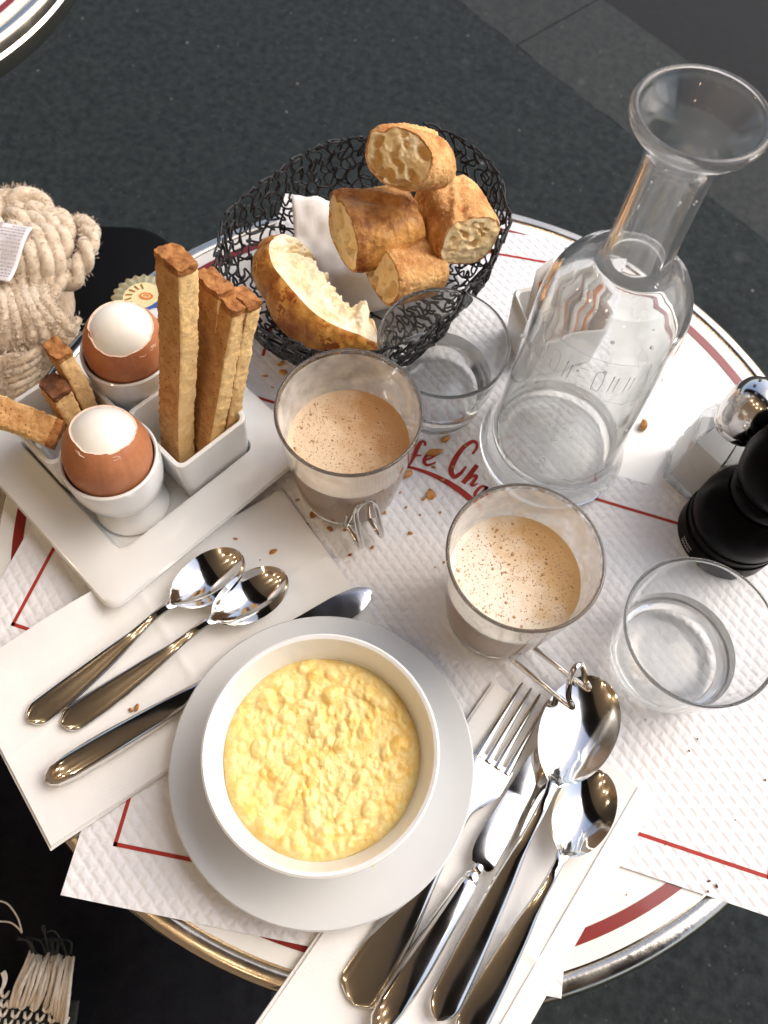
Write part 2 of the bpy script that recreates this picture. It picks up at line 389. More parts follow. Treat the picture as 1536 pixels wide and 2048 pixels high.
def placemat(label, corner, ang, wid, hei, border, z, m, tab=None, gaps=None):
    """paper with its lower left corner at `corner`; border = (u0, v0, u1, v1); the border steps up round the printed name at `tab`"""
    t = thing('paper_placemat', label, 'placemat', (corner[0], corner[1], z), ang)
    bm = bmesh.new()
    sheet(bm, (0, 0, 0), (wid, 0, 0), (0, hei, 0), 60, 36, lambda u, v, p: .0003 + .0001 * N((p.x, p.y, z), 25), .0003)
    obj('paper_sheet', bm, m, t)
    u0, v0, u1, v1 = border; lines = [[(u0, v1), (u0, v0)], [(u0, v0), (u1, v0)], [(u1, v0), (u1, v1)]]
    if gaps: lines = [[(u0, v1), (u0, gaps[1])], [(u0, gaps[0]), (u0, v0)], [(u0, v0), (u1, v0)], [(u1, v0), (u1, gaps[0])], [(u1, gaps[1] + .06), (u1, v1)]]
    if tab: lines += [[(u0, v1), (tab[0], v1)], [(tab[0], v1), (tab[0], v1 + .010)], [(tab[1], v1 + .010), (tab[1], v1)], [(tab[1], v1), (u1, v1)]]
    else: lines += [[(u0, v1), (u1, v1)]]
    for a, b in lines:
        bm = bmesh.new(); p, q = Vector((*a, 0)), Vector((*b, 0)); d = (q - p).normalized() * .0011
        n = 24; ribbon(bm, [p - d + (q - p + d * 2) * (k / n) for k in range(n + 1)], .0023, .00050)
        obj('printed_line', bm, INK, t)
    return t
a0 = R(-4.8); e0 = Vector((math.cos(a0), math.sin(a0), 0)); f0 = Vector((-math.sin(a0), math.cos(a0), 0))
c0 = Vector((-.1571, -.0124, 0))
placemat('embossed white paper placemat lying lengthwise, its corner poking out under the left napkin', c0, a0, .284, .545, (.0215, .031, .2625, .5195), .0008, PAP[0], None, (.182, .381))
a1 = R(-12); e1 = Vector((math.cos(a1), math.sin(a1), 0)); f1 = Vector((-math.sin(a1), math.cos(a1), 0))
b1 = Vector((-.2276, .1383, 0)); c1 = b1 - e1 * .022 - f1 * .021
pm = placemat('wide embossed paper placemat on top, printed with a red cafe name and border', c1, a1, .53, .256, (.022, .021, .508, .2317), .0013, PAP[1], (.169, .361))
# the red lettering, drawn with a flat brush: stroke points (px of the photo) and brush widths
def Z(x, y): return at(750 + x / 4.267, 840 + y / 4.267, .002)
def stroke(pts, wds):
    P = smooth([Z(*p) for p in pts], 6); n = len(P) - 1; m = len(wds) - 1
    W = []
    for i in range(n + 1):
        f = i / n * m; k = min(int(f), m - 1); W.append((wds[k] * (1 - f + k) + wds[k + 1] * (f - k)) * .000082)
    return P, W
letters = [
    ('letter_c', [([(290, 190), (325, 160), (318, 110), (275, 95), (205, 150), (140, 245), (110, 335), (140, 385), (190, 360), (235, 305)], [24, 24, 30, 34, 38, 44, 46, 40, 30, 18])], (-420, -75)),
    ('letter_a', [([(120, 275), (90, 262), (55, 300), (40, 350), (70, 360), (110, 300), (125, 270), (105, 335), (118, 360), (150, 335)], [24, 22, 28, 30, 26, 24, 26, 26, 24, 14])], (90, -20)),
    ('letter_f', [([(392, 186), (360, 240), (322, 320), (268, 412)], [34, 42, 42, 30]), ([(384, 190), (408, 182), (428, 196), (424, 222)], [24, 26, 26, 18]), ([(290, 326), (340, 306), (396, 302)], [16, 22, 16])], (0, 0)),
    ('letter_e', [([(428, 345), (490, 318), (522, 285), (485, 268), (440, 305), (418, 350), (440, 383), (480, 378), (518, 358)], [20, 20, 22, 24, 30, 32, 30, 22, 14]), ([(592, 188), (634, 148)], [24, 20])], (0, 0)),
    ('letter_c', [([(832, 290), (868, 240), (866, 195), (825, 186), (750, 240), (680, 340), (648, 430), (675, 484), (730, 455), (778, 395)], [22, 24, 30, 34, 40, 48, 50, 44, 30, 18])], (0, 0)),
    ('letter_h', [([(872, 385), (815, 460), (750, 540)], [40, 44, 42]), ([(775, 525), (830, 482), (868, 478), (845, 520), (822, 552), (842, 560), (876, 540)], [18, 24, 30, 32, 28, 22, 14])], (0, 0)),
    ('letter_a', [([(955, 575), (915, 565), (872, 600), (852, 640), (880, 655), (930, 605), (958, 570), (935, 625), (945, 650), (985, 630)], [24, 22, 28, 30, 26, 24, 26, 26, 24, 14])], (0, 0)),
    ('underline_swash', [([(225, 405), (300, 405), (420, 440), (560, 500), (680, 570), (800, 660), (880, 735)], [22, 26, 34, 46, 56, 56, 40])], (0, 0))]
inv = Matrix.Rotation(-a1, 3, 'Z')
for nm, strokes, (ox, oy) in letters:
    bm = bmesh.new()
    for k, (pts, wds) in enumerate(strokes):
        P, W = stroke([(x + ox, y + oy) for x, y in pts], wds)
        ribbon(bm, [inv @ (p - Vector((c1.x, c1.y, p.z))) for p in P], W, .00078 + .00002 * k)
    obj(nm, bm, INK, pm, sharp=None)

# ---------------------------------------------------------------- napkins
def napkin(label, corner, ang, wid, hei, z, curl=None, flapw=.012):
    t = thing('paper_napkin', label, 'napkin', (corner[0], corner[1], z), ang, 'folded white paper napkins')
    for k in range(3):
        bm = bmesh.new(); ins = .0012 * k
        def zf(u, v, p, k=k):
            zz = .0012 * (k + 1) + .0005 * N((p.x, p.y, k), 28, k) + (.0009 * math.exp(-((u - .5) / .012) ** 2) + .0006 * math.exp(-((v - .5 - .05 * N((p.x, p.y, 0), 12)) / .02) ** 2) if k == 2 else 0) + .0002 * N((p.x, p.y, 3), 80, k)
            if curl: zz += curl(u, v) * (k + 1) / 3
            return zz
        wob = [(rnd.uniform(-.0008, .0008), rnd.uniform(-.0008, .0008)) for _ in range(2)]
        sheet(bm, (wob[0][0] + ins, wob[0][1] + ins * .5, 0), (wid - ins * 1.5, wob[1][0], 0), (wob[1][1], hei - ins, 0), 120, 60, zf, .0009)
        obj('fold_layer', bm, NAP, t, sharp=60)
    return t
nap1 = napkin('folded white napkin on the left under two spoons and a knife handle', (-.168, .0101), R(41), .232, .122, .0024,
       lambda u, v: .012 * max(0, v - .8) ** 1.2 / .14 * math.exp(-((u - .34) / .3) ** 2) + (.0 if v < .9 else .0))
nap2 = napkin('folded white napkin on the right under the fork, knife and two spoons', (-.0330, -.0560), R(59), .235, .1185, .0024)
nap2.location = (.0640 - .0, -.1250, .0024); nap2.rotation_euler = (0, 0, R(59))
# its lower right corner lies below the frame: right corner (.1826, .074) is u = 1, v = 0
u_ = Vector((math.cos(R(59)), math.sin(R(59)), 0)); q = Vector((.1826, .074, 0)) - u_ * .235
nap2.location = (q.x, q.y, .0024)
bm = bmesh.new(); sheet(bm, (.0, .0005, 0), (.233, 0, 0), (0, .013, 0), 30, 4, lambda u, v, p: .0046 + .0003 * N((p.x, p.y, 1), 40), .0009); obj('folded_edge', bm, NAP, nap2, sharp=60)

# ---------------------------------------------------------------- plate, bowl, scrambled eggs
PC = Vector((-.0196, .0722, 0))
t = thing('plate', 'round pale grey-white plate under the bowl of scrambled eggs', 'plate', (PC.x, PC.y, .0042))
bm = bmesh.new()
lathe(bm, [(.001, .0045), (.046, .0045), (.047, .0008), (.050, .0008), (.052, .0040), (.068, .0075), (.0868, .0128), (.0886, .0140), (.0889, .0152), (.0880, .0163), (.0862, .0160), (.066, .0112), (.052, .0086), (.001, .0080)], 128)
obj('plate_body', bm, CERG, t)
t = thing('bowl', 'white ceramic bowl on the plate holding the scrambled eggs', 'bowl', (PC.x, PC.y, .0042 + .0081))
BH = .0648 - .0123
bm = bmesh.new()
lathe(bm, [(.001, .003), (.030, .003), (.031, .0002), (.034, .0002), (.036, .004), (.047, .014), (.056, .029), (.0618, BH - .004), (.0639, BH - .0012), (.0637, BH + .0004), (.0625, BH + .0012), (.0607, BH + .0004), (.0595, BH - .003), (.0545, .031), (.044, .014), (.030, .007), (.001, .006)], 128)
obj('bowl_body', bm, CER, t)
# curds: a height field of overlapping lumps
rs = np.random.RandomState(3)
nr, na = 120, 320
rad = .0556
rr_ = (np.arange(nr + 1) / nr)[:, None] * rad; aa = (np.arange(na) / na * 2 * np.pi)[None, :]
X = rr_ * np.cos(aa); Y = rr_ * np.sin(aa); Hh = np.full(X.shape, 0.0)
for k in range(1700):
    big = k < 330
    rc = rad * math.sqrt(rs.rand()) * .985; ac = rs.rand() * 6.283; cx, cyy = rc * math.cos(ac), rc * math.sin(ac)
    s1 = rs.uniform(.0028, .0066) if big else rs.uniform(.0009, .0026); s2 = s1 * rs.uniform(.45, .9); th_ = rs.uniform(.9, 2.2) if rs.rand() < .7 else rs.rand() * 3.14
    dx, dy = X - cx, Y - cyy; u = (dx * math.cos(th_) + dy * math.sin(th_)) / s1; v = (-dx * math.sin(th_) + dy * math.cos(th_)) / s2
    q2 = np.clip(1 - u * u - v * v, 0, 1)
    if big: Hh = np.maximum(Hh, rs.uniform(-.001, .0026) + np.sqrt(q2) * s2 * .75 * (q2 > 0)) if rs.rand() < .8 else Hh - q2 * .0022
    else: Hh = Hh + q2 * rs.uniform(.2, .55) * s2 * (1 if rs.rand() < .75 else -.8)
edge_ = np.clip((rad - rr_) / .006, 0, 1)
Hh = Hh * (0.35 + .65 * edge_) - .0025 * (1 - edge_) ** 2
bm = bmesh.new(); zb = .0452
wob = 1 + .012 * np.sin(aa * 3 + 1) + .01 * np.sin(aa * 7)
def ev(i, j): 
    f = wob[0, j] if i > nr * .7 else 1
    return (float(X[i, j] * f), float(Y[i, j] * f), float(Hh[i, j]))
vs = rings(bm, [[ev(i, j) for j in range(na)] for i in range(2, nr + 1)], True, True)
last = vs[-1]; low = [bm.verts.new((v.co.x * .93, v.co.y * .93, -.008)) for v in last]
for j in range(na): bm.faces.new((last[j], last[(j + 1) % na], low[(j + 1) % na], low[j]))
eg = tag(obj('scrambled_eggs', bm, EGGS, None, (PC.x, PC.y, zb), sharp=None), 'creamy yellow scrambled eggs heaped in the white bowl', 'scrambled eggs')
for (px, py, r) in ((712, 1290, .0022), (700, 1287, .0012), (742, 1722, .003), (725, 1288, .0015)):      # smears on the bowl wall
    p = at(px, py, .053 if py < 1400 else .043) - eg.location
    bm = bmesh.new(); bmesh.ops.create_icosphere(bm, subdivisions=2, radius=r)
    for v in bm.verts: v.co *= 1 + .3 * N(v.co, 600); v.co.z *= .7
    obj('egg_smear', bm, EGGS, eg, p)

# ---------------------------------------------------------------- cutlery
def lerp_tab(tab, s):
    """monotone cubic through a table of (s, value)"""
    n = len(tab)
    if s <= tab[0][0]: return tab[0][1]
    if s >= tab[-1][0]: return tab[-1][1]
    d = [(tab[i + 1][1] - tab[i][1]) / (tab[i + 1][0] - tab[i][0]) for i in range(n - 1)]
    m = [d[0]] + [0 if d[i] * d[i + 1] <= 0 else 2 * d[i] * d[i + 1] / (d[i] + d[i + 1]) for i in range(n - 2)] + [d[-1]]
    for i in range(n - 1):
        if s <= tab[i + 1][0]:
            h = tab[i + 1][0] - tab[i][0]; t = (s - tab[i][0]) / h
            return (2 * t ** 3 - 3 * t * t + 1) * tab[i][1] + (t ** 3 - 2 * t * t + t) * h * m[i] + (3 * t * t - 2 * t ** 3) * tab[i + 1][1] + (t ** 3 - t * t) * h * m[i + 1]
def dishsurf(bm, L, half, zc, dish, th, ns=70, ntv=12, flat=.25):
    """lofted cutlery blank along +x: half-width half(s), centre height zc(s), dish depth dish(s)"""
    rows = []
    for i in range(ns + 1):
        s = i / ns; s = .5 - .5 * math.cos(math.pi * s) if True else s
        w_ = max(half(s), .00025); top, bot = [], []
        for j in range(ntv + 1):
            t_ = -1 + 2 * j / ntv; x = s * L; y = t_ * w_
            z = zc(s) - dish(s) * (1 - t_ * t_) + flat * .0016 * (1 - t_ * t_) * (dish(s) < .0005)
            e = th(s) * math.sqrt(max(0, 1 - t_ ** 4)) * .5 + .00012
            top.append(Vector((x, y, z + e))); bot.append(Vector((x, y, z - e)))
        rows.append(top + bot[::-1])
    rings(bm, rows, True, True, True)
def spoon(name, label, p0, p1, z, bowlL, bowlW, group, lift=.0):
    p0, p1 = Vector(p0), Vector(p1); d = p1 - p0; L = math.hypot(d.x, d.y)
    t = thing(name, label, 'spoon', (p0.x, p0.y, z), math.atan2(d.y, d.x), group)
    sb = 1 - bowlL / L
    def half(s):
        if s < sb:
            return lerp_tab([(0, .0080), (.06, .0086), (.12, .0085), (.35, .0062), (sb * .82, .0030), (sb * .95, .0028), (sb, .0042)], s) * math.sqrt(max(0, 1 - (1 - min(1, s / .055)) ** 2))
        q_ = (s - sb) / (1 - sb)
        return max(.0042 * (1 - q_ * 6), bowlW * math.sqrt(max(0, 1 - ((q_ - .54) / (.54 if q_ < .54 else .462)) ** 2)) ** (1.15 if q_ < .54 else 1))
    def zc(s): return lerp_tab([(0, .0022 + lift), (.1, .0024 + lift), (.45, .0085 + lift), (sb * .93, .0145), (sb + .04, .0125), (sb + (1 - sb) * .4, .0108), (1, .0098)], s)
    def dish(s):
        if s < sb: return 0
        q_ = (s - sb) / (1 - sb); return .0088 * max(0, 1 - ((q_ - .52) / .52) ** 2) ** .8 if q_ > 0 else 0
    bm = bmesh.new(); dishsurf(bm, L, half, zc, dish, lambda s: .0024 if s < sb * .9 else .0012, 90, 16, .6)
    # split bowl and handle into two parts of one thing
    hb = bmesh.new(); hb = bm.copy()
    xs = sb * L
    bmesh.ops.delete(bm, geom=[f for f in bm.faces if f.calc_center_median().x < xs], context='FACES')
    bmesh.ops.delete(hb, geom=[f for f in hb.faces if f.calc_center_median().x >= xs], context='FACES')
    obj('spoon_bowl', bm, CUT, t, sharp=50); obj('handle', hb, CUT, t, sharp=50)
    return t
spoon('spoon', 'left teaspoon on the left napkin, closest to the egg tray', at(55, 1440, .010), at(484, 1112, .012), .0063, .054, .0168, 'teaspoons on the left napkin')
spoon('spoon', 'second teaspoon on the left napkin, between its twin and the knife', at(124, 1450, .010), at(572, 1152, .012), .0063, .054, .0165, 'teaspoons on the left napkin')
spoon('spoon', 'large shiny tablespoon on the right napkin, touched by the cup handle', at(872, 2040, .011), at(1203, 1360, .018), .0098, .072, .0228, 'spoons on the right napkin', .0)
spoon('spoon', 'small teaspoon on the right napkin, at the outer right end', at(925, 2080, .010), at(1205, 1546, .014), .0075, .0545, .0172, 'spoons on the right napkin')
def knife(label, p0, p1, z):
    p0, p1 = Vector(p0), Vector(p1); d = p1 - p0; L = math.hypot(d.x, d.y)
    t = thing('table_knife', label, 'knife', (p0.x, p0.y, z), math.atan2(d.y, d.x), 'table knives')
    hl = L * .475
    bm = bmesh.new(); prof = [(0, .001), (.002, .0042), (.006, .0068), (.016, .0082), (.04, .0082), (hl * .7, .0069), (hl - .003, .0058), (hl, .0050)]
    rr = []
    for x, r in prof:
        rr.append([(x, 1.0 * r * math.copysign(abs(math.cos(a)) ** .8, math.cos(a)), .0062 + .74 * r * math.copysign(abs(math.sin(a)) ** .8, math.sin(a))) for a in (2 * math.pi * k / 24 for k in range(24))])
    rings(bm, rr, True, True, True); obj('handle', bm, CUT, t, sharp=35)
    bm = bmesh.new()
    for x0, r0 in ((hl, .0047), (hl + .0055, .0036)):
        rr = [[(x0 + dx, r0 * k2 * math.cos(a), .0062 + r0 * .8 * k2 * math.sin(a)) for a in (2 * math.pi * k / 20 for k in range(20))] for dx, k2 in ((0, .75), (.0012, 1), (.0035, 1), (.0055, .72))]
        rings(bm, rr, True, True, True)
    obj('collar', bm, CUT, t, sharp=35)
    bm = bmesh.new(); b0 = hl + .010; BL = L - b0; rr = []
    for i in range(41):
        s = i / 40; x = b0 + BL * s
        hi = lerp_tab([(0, .0052), (.06, .0082), (.16, .0094), (.75, .0094), (.93, .0072), (1, .0025)], s); lo_ = -lerp_tab([(0, .0052), (.05, .0092), (.12, .0098), (.6, .0106), (.85, .0092), (.97, .005), (1, .0022)], s)
        zc = .0062 - .0022 * min(1, s * 2); th = .0016 - .0006 * s
        rr.append([(x, hi, zc + th * .8), (x, hi * .4, zc + th), (x, lo_ * .6, zc + th * .6), (x, lo_, zc), (x, lo_ * .6, zc - th * .6), (x, hi * .4, zc - th), (x, hi, zc - th * .8)])
    rings(bm, rr, True, True, True); obj('blade', bm, CUT, t, sharp=25)
    return t
knife('table knife on the left, its blade running under the plate', at(90, 1562, .013), at(741, 1184, .008), .0060)
knife('table knife on the right napkin, between the fork and the tablespoon', at(748, 2066, .013), at(1118, 1478, .008), .0062)
def fork(label, p0, p1, z):
    p0, p1 = Vector(p0), Vector(p1); d = p1 - p0; L = math.hypot(d.x, d.y)
    t = thing('fork', label, 'fork', (p0.x, p0.y, z), math.atan2(d.y, d.x))
    LT = .050; Lb = L - LT; sc = Lb / L
    def half(s): return lerp_tab([(0, .0122), (.05, .0130), (.10, .0128), (.30, .0100), (.62, .0042), (.76, .0038), (.84, .0088), (.90, .0124), (1, .0126)], s) * math.sqrt(max(0, 1 - (1 - min(1, s / .06)) ** 2))
    def zc(s): return lerp_tab([(0, .0018), (.3, .0035), (.7, .0060), (.85, .0052), (1, .0030)], s)
    bm = bmesh.new(); dishsurf(bm, Lb, half, zc, lambda s: 0 if s < .82 else .0012 * (s - .82) / .18, lambda s: .0022, 80, 12, .5); obj('handle', bm, CUT, t, sharp=45)
    for k in range(4):
        y = (-1.5 + k) * .0066
        bm = bmesh.new(); n = 18; rr = []
        for i in range(n + 1):
            s = i / n; x = Lb - .003 + (LT + .003) * s; wd = .0024 * (1 - .55 * s) * (1 if s < .95 else .6); zz = .0030 - .0034 * math.sin(math.pi * min(1, s * .62)) + .0050 * s * s; h_ = .0013 * (1 - .4 * s)
            yy = y * (1 - .05 * s)
            rr.append([(x, yy + wd * math.cos(a), zz + .0012 + h_ * math.sin(a)) for a in (2 * math.pi * q_ / 8 for q_ in range(8))])
        rings(bm, rr, True, True, True); obj('tine', bm, CUT, t, sharp=60)
    return t
fork('dinner fork on the right napkin, its middle under the plate rim', at(707, 2008, .009), at(1070, 1384, .010), .0060)

# ---------------------------------------------------------------- egg tray
TA = R(50.5); TCN = Vector((-.173, .2675, 0))
tray = thing('egg_tray', 'square white ceramic tray carrying two egg cups and two toast holders', 'tray', (TCN.x, TCN.y, .0027), TA)
bm = bmesh.new(); ho, hi = .0855, .0562
rings(bm, [rsq(ho - .010, .006, 0), rsq(ho - .006, .007, .0005), rsq(ho - .001, .009, .013), rsq(ho, .009, .0165), rsq(ho - .0012, .009, .0188), rsq(ho - .004, .008, .0198), rsq(hi + .003, .0085, .0198), rsq(hi + .0008, .0075, .0190), rsq(hi, .007, .017), rsq(hi - .002, .006, .0075), rsq(hi - .006, .004, .0062)], True, True, True)
obj('tray_body', bm, CER, tray)
uT = Vector((math.cos(TA), math.sin(TA), 0)); vT = Vector((-math.sin(TA), math.cos(TA), 0)); o_ = .0282; ZT = .0027 + .0063
cells = {'front': TCN - uT * o_ - vT * o_, 'right': TCN + uT * o_ - vT * o_, 'left': TCN - uT * o_ + vT * o_, 'back': TCN + uT * o_ + vT * o_}
def holder(label, c):
    t = thing('toast_holder', label, 'holder', (c.x, c.y, ZT), TA, 'square toast holders on the egg tray')
    bm = bmesh.new(); h = .0285; H_ = .050
    rings(bm, [rsq(h - .006, .005, 0), rsq(h - .003, .005, .001), rsq(h - .001, .006, .02), rsq(h, .006, H_ - .002), rsq(h - .0003, .006, H_ - .0004), rsq(h - .0015, .005, H_), rsq(h - .003, .0045, H_ - .0006), rsq(h - .0036, .004, H_ - .003), rsq(h - .0055, .0035, .006), rsq(h - .009, .003, .004)], True, True, True)
    obj('holder_body', bm, CER, t)
    return t
holder('square white toast holder on the right, with three tall toast fingers', cells['right'])
holder('square white toast holder on the left, with short broken toast pieces', cells['left'])
def eggcup(label, c):
    t = thing('egg_cup', label, 'egg cup', (c.x, c.y, ZT), 0, 'white egg cups on the tray')
    bm = bmesh.new()
    lathe(bm, [(.001, .003), (.020, .003), (.0225, .0003), (.0240, .0008), (.0246, .003), (.0215, .0075), (.0165, .0125), (.0150, .017), (.0165, .0215), (.0225, .027), (.0272, .036), (.0292, .048), (.0299, .0640), (.0296, .0660), (.0285, .0667), (.0275, .0660), (.0268, .060), (.0252, .046), (.019, .034), (.001, .030)], 96)
    obj('cup_body', bm, CER, t)
    return t
cA, cB = cells['front'], cells['back']
eggcup('white egg cup at the front corner of the tray', cA); eggcup('white egg cup at the back of the tray beside the scarf', cB)
def egg(label, c, tilt, seed, cut):
    t = thing('boiled_egg', label, 'egg', (c.x, c.y, ZT + .0665), 0, 'topped brown boiled eggs')
    t.rotation_euler = tilt
    ra = .0262
    def prof(f):                                          # f = 0 bottom .. pi top
        r = ra * math.sin(f); z = -.0345 * math.cos(f) if f < math.pi / 2 else -.0325 * math.cos(f)
        return r, z + .002
    bm = bmesh.new(); lathe(bm, [(prof(math.pi * k / 40)[0] * .972 + 1e-4, prof(math.pi * k / 40)[1] * .972) for k in range(41)], 72); obj('egg_white', bm, WHITE, t, sharp=None)
    seg, rows = 160, 34; rr = []
    cf = []
    for j in range(seg):
        a = 2 * math.pi * j / seg; q_ = Vector((math.cos(a), math.sin(a), 0))
        c_ = cut + .05 * N(q_, 1.6, seed) + .022 * N(q_, 5, seed) + .014 * N(q_, 15, seed)
        cf.append(c_)
    def P(f, a, off=0):
        r, z = prof(f); return ((r + off) * math.cos(a), (r + off) * math.sin(a), z + off * -math.cos(f))
    for i in range(rows + 1):
        rr.append([P(.25 + (cf[j] - .25) * i / rows, 2 * math.pi * j / seg, .0002 * N(P(1.5, 2 * math.pi * j / seg), 300)) for j in range(seg)])
    bm = bmesh.new(); rings(bm, rr, True)
    obj('shell', bm, SHELL, t, sharp=None)
    bm = bmesh.new(); rings(bm, [[P(cf[j] - .004, 2 * math.pi * j / seg, .00025) for j in range(seg)], [P(cf[j] + .006, 2 * math.pi * j / seg, .0002) for j in range(seg)], [P(cf[j] + .008, 2 * math.pi * j / seg, -.0009) for j in range(seg)]], True)
    obj('broken_edge', bm, EDGE, t, sharp=None)
    for k in range(5):                                    # hairline chips of shell under the cut
        a = R(rnd.uniform(200, 310)); f = cut - rnd.uniform(.05, .22); pts = []
        for q_ in range(8): pts.append(P(f + .012 * rnd.uniform(-1, 1), a + q_ * .03, .00016)); f += rnd.uniform(-.02, .012)
        bm = bmesh.new(); tube(bm, pts, .00013 + .00012 * rnd.random(), 5); obj('shell_crack', bm, EDGE, t)
    return t
egg('topped brown egg in the front egg cup', cA, (R(-7), R(8), .4), 3.0, 2.36)
egb = egg('topped brown egg in the back egg cup, a shell chip sticking up', cB, (R(4), R(-7), 1.9), 9.0, 2.30)
bm = bmesh.new(); v_ = [bm.verts.new(p) for p in ((0, 0, 0), (.0034, .0012, .0002), (.004, .0014, .0042), (.0002, -.0004, .0046), (-.0012, 0, .002))]; bm.faces.new(v_)
ch = obj('shell_chip', bm, SHELL, egb); ch.location = (-.005, .0175, .0255); sm = ch.modifiers.new('thick', 'SOLIDIFY'); sm.thickness = .0005

# ---------------------------------------------------------------- toast fingers
def finger(label, p0, p1, su, sv, group, seed, ang=TA, burnt=False, crust_at=1, nl=110, roll=None):
    """a toast finger from p0 to p1; broad toasted faces look along u, pale cut faces along v, dark crust at the end"""
    p0, p1 = Vector(p0), Vector(p1); ax = (p1 - p0); L = ax.length; ax.normalize()
    v = Vector((-math.sin(ang), math.cos(ang), 0)); v = (v - ax * v.dot(ax)).normalized(); u = v.cross(ax).normalized()
    t = thing('toast_finger', label, 'toast', p0, 0, group)
    nu, nv = 12, 16
    def surf(i, a, b, bm, cache={}): pass
    def P(x, a, b):
        q_ = Vector((x * L * 100, a * 3, b * 3))
        p = ax * (x * L) + u * (a * su / 2) + v * (b * sv / 2)
        d = .0006 * N(p, 110, seed) + .0006 * N(p, 360, seed) + .0004 * N(p, 900, seed)
        bend = .0030 * N((x * 2, seed, 0), 1) 
        rd = Vector((0, 0, 0)) + u * a + v * b; rl = max(abs(a), abs(b))
        cr = (1 - .07 * (abs(a) * abs(b)) ** 5) * (1 + .07 * N((x * 4, seed * 2, 1), 1))
        p = ax * (x * L) + (u * (a * su / 2) + v * (b * sv / 2)) * cr + v * bend
        if rl > .99: p += (u * (a if abs(a) > .99 else 0) + v * (b if abs(b) > .99 else 0)).normalized() * d * 1.3
        if x < .001 or x > .999: p += ax * (1 if x > .5 else -1) * (.0016 * N(p, 220, seed) )
        return p
    def grid(bm, fn, n, m, mi):
        g_ = [[bm.verts.new(fn(i / n, j / m)) for j in range(m + 1)] for i in range(n + 1)]
        for i in range(n):
            for j in range(m):
                f = bm.faces.new((g_[i][j], g_[i + 1][j], g_[i + 1][j + 1], g_[i][j + 1])); f.material_index = mi
    xc = 1 - .0045 / L if crust_at else 1.0
    def seg_(x0, x1, n, tm, cm, name, ends):
        bm = bmesh.new(); X = lambda s: x0 + (x1 - x0) * s
        for sgn in (-1, 1):
            grid(bm, lambda i, j: P(X(i), sgn, -1 + 2 * j), n, nv, 0)
            grid(bm, lambda i, j: P(X(i), -1 + 2 * j, sgn), n, nu, 1)
        for xe in ends: grid(bm, lambda i, j: P(xe, -1 + 2 * i, -1 + 2 * j), nu, nv, 1 if xe < .5 else 0)
        bmesh.ops.remove_doubles(bm, verts=bm.verts, dist=1e-5)
        return obj(name, bm, [tm, cm], t, sharp=60)
    seg_(0, xc, nl, TOAST, CRUMBM, 'toasted_bread', (0.0,) if crust_at else (0.0, 1.0))
    if crust_at: seg_(xc, 1, 5, BURNT if burnt else TCRUST, BURNT if burnt else TCRUST, 'crust', (1.0,))
    return t
hr = cells['right']; gR = 'toast fingers in the right holder'; gL = 'toast pieces in the left holder'
finger('tallest toast finger, standing alone on the left side of the right holder', (hr.x - .010, hr.y - .0135, ZT + .006), at(352, 512, .185), .0135, .0205, gR, 1.0)
finger('toast finger at the back of the right holder, half hidden', (hr.x - .001, hr.y + .006, ZT + .006), at(430, 560, .155), .0125, .021, gR, 4.0)
finger('toast finger at the front of the right holder with a dark crust tip', (hr.x + .006, hr.y - .009, ZT + .006), at(462, 598, .150), .012, .0185, gR, 7.0)
finger('pale-edged toast finger leaning against its neighbour in the right holder', (hr.x + .0145, hr.y + .002, ZT + .006), at(492, 590, .148), .011, .017, gR, 9.0)
hl_ = cells['left']
finger('toast piece lying across the left rim of the left holder', at(-75, 792, .085), at(118, 872, .066), .0145, .018, gL, 12.0, ang=TA + R(80))
finger('short toast piece with a burnt dark end in the left holder', (hl_.x + .006, hl_.y - .004, ZT + .006), at(108, 770, .092), .013, .017, gL, 15.0, burnt=True, nl=50)
finger('crusty toast piece standing highest in the left holder', (hl_.x + .013, hl_.y + .010, ZT + .006), at(112, 695, .108), .011, .016, gL, 18.0, nl=50)

# ---------------------------------------------------------------- bread basket
BO = Vector((-.030, .430, 0))
tabr = [(209, .1165), (232, .1140), (257, .1090), (289, .0990), (309, .089), (328, .0815), (359, .0900), (379, .1030), (410, .1160), (430, .1200), (462, .0950), (507, .0900), (551, .1080)]
def brad(a):
    a = a % 360
    if a < 209: a += 360
    T = tabr + [(569, .1165)]
    for (x0, r0), (x1, r1) in zip(T, T[1:]):
        if x0 <= a <= x1:
            f = (a - x0) / (x1 - x0); f = f * f * (3 - 2 * f); return r0 + (r1 - r0) * f
    return .1
def bpt(a, t_):
    """basket skin: angle in degrees, t 0 = centre of the floor, 1 = rim"""
    if t_ < .5: k = t_ / .5 * .70; z = .0045
    else:
        s = (t_ - .5) / .5; k = .70 + .30 * math.sin(s * math.pi / 2) ** .9; z = .0045 + .066 * s ** 1.25
    ra = brad(a) * k; c = BO + Vector((.002, .012, 0)) * (1 - k)
    return Vector((c.x + ra * math.cos(R(a)), c.y + ra * math.sin(R(a)), z))
basket = thing('wire_basket', 'black wiggly wire bread basket holding baguette chunks and a croissant half', 'basket', (BO.x, BO.y, .0022))
levels = [.12, .24, .35, .45, .53, .60, .67, .74, .81, .88, .94, 1.0]
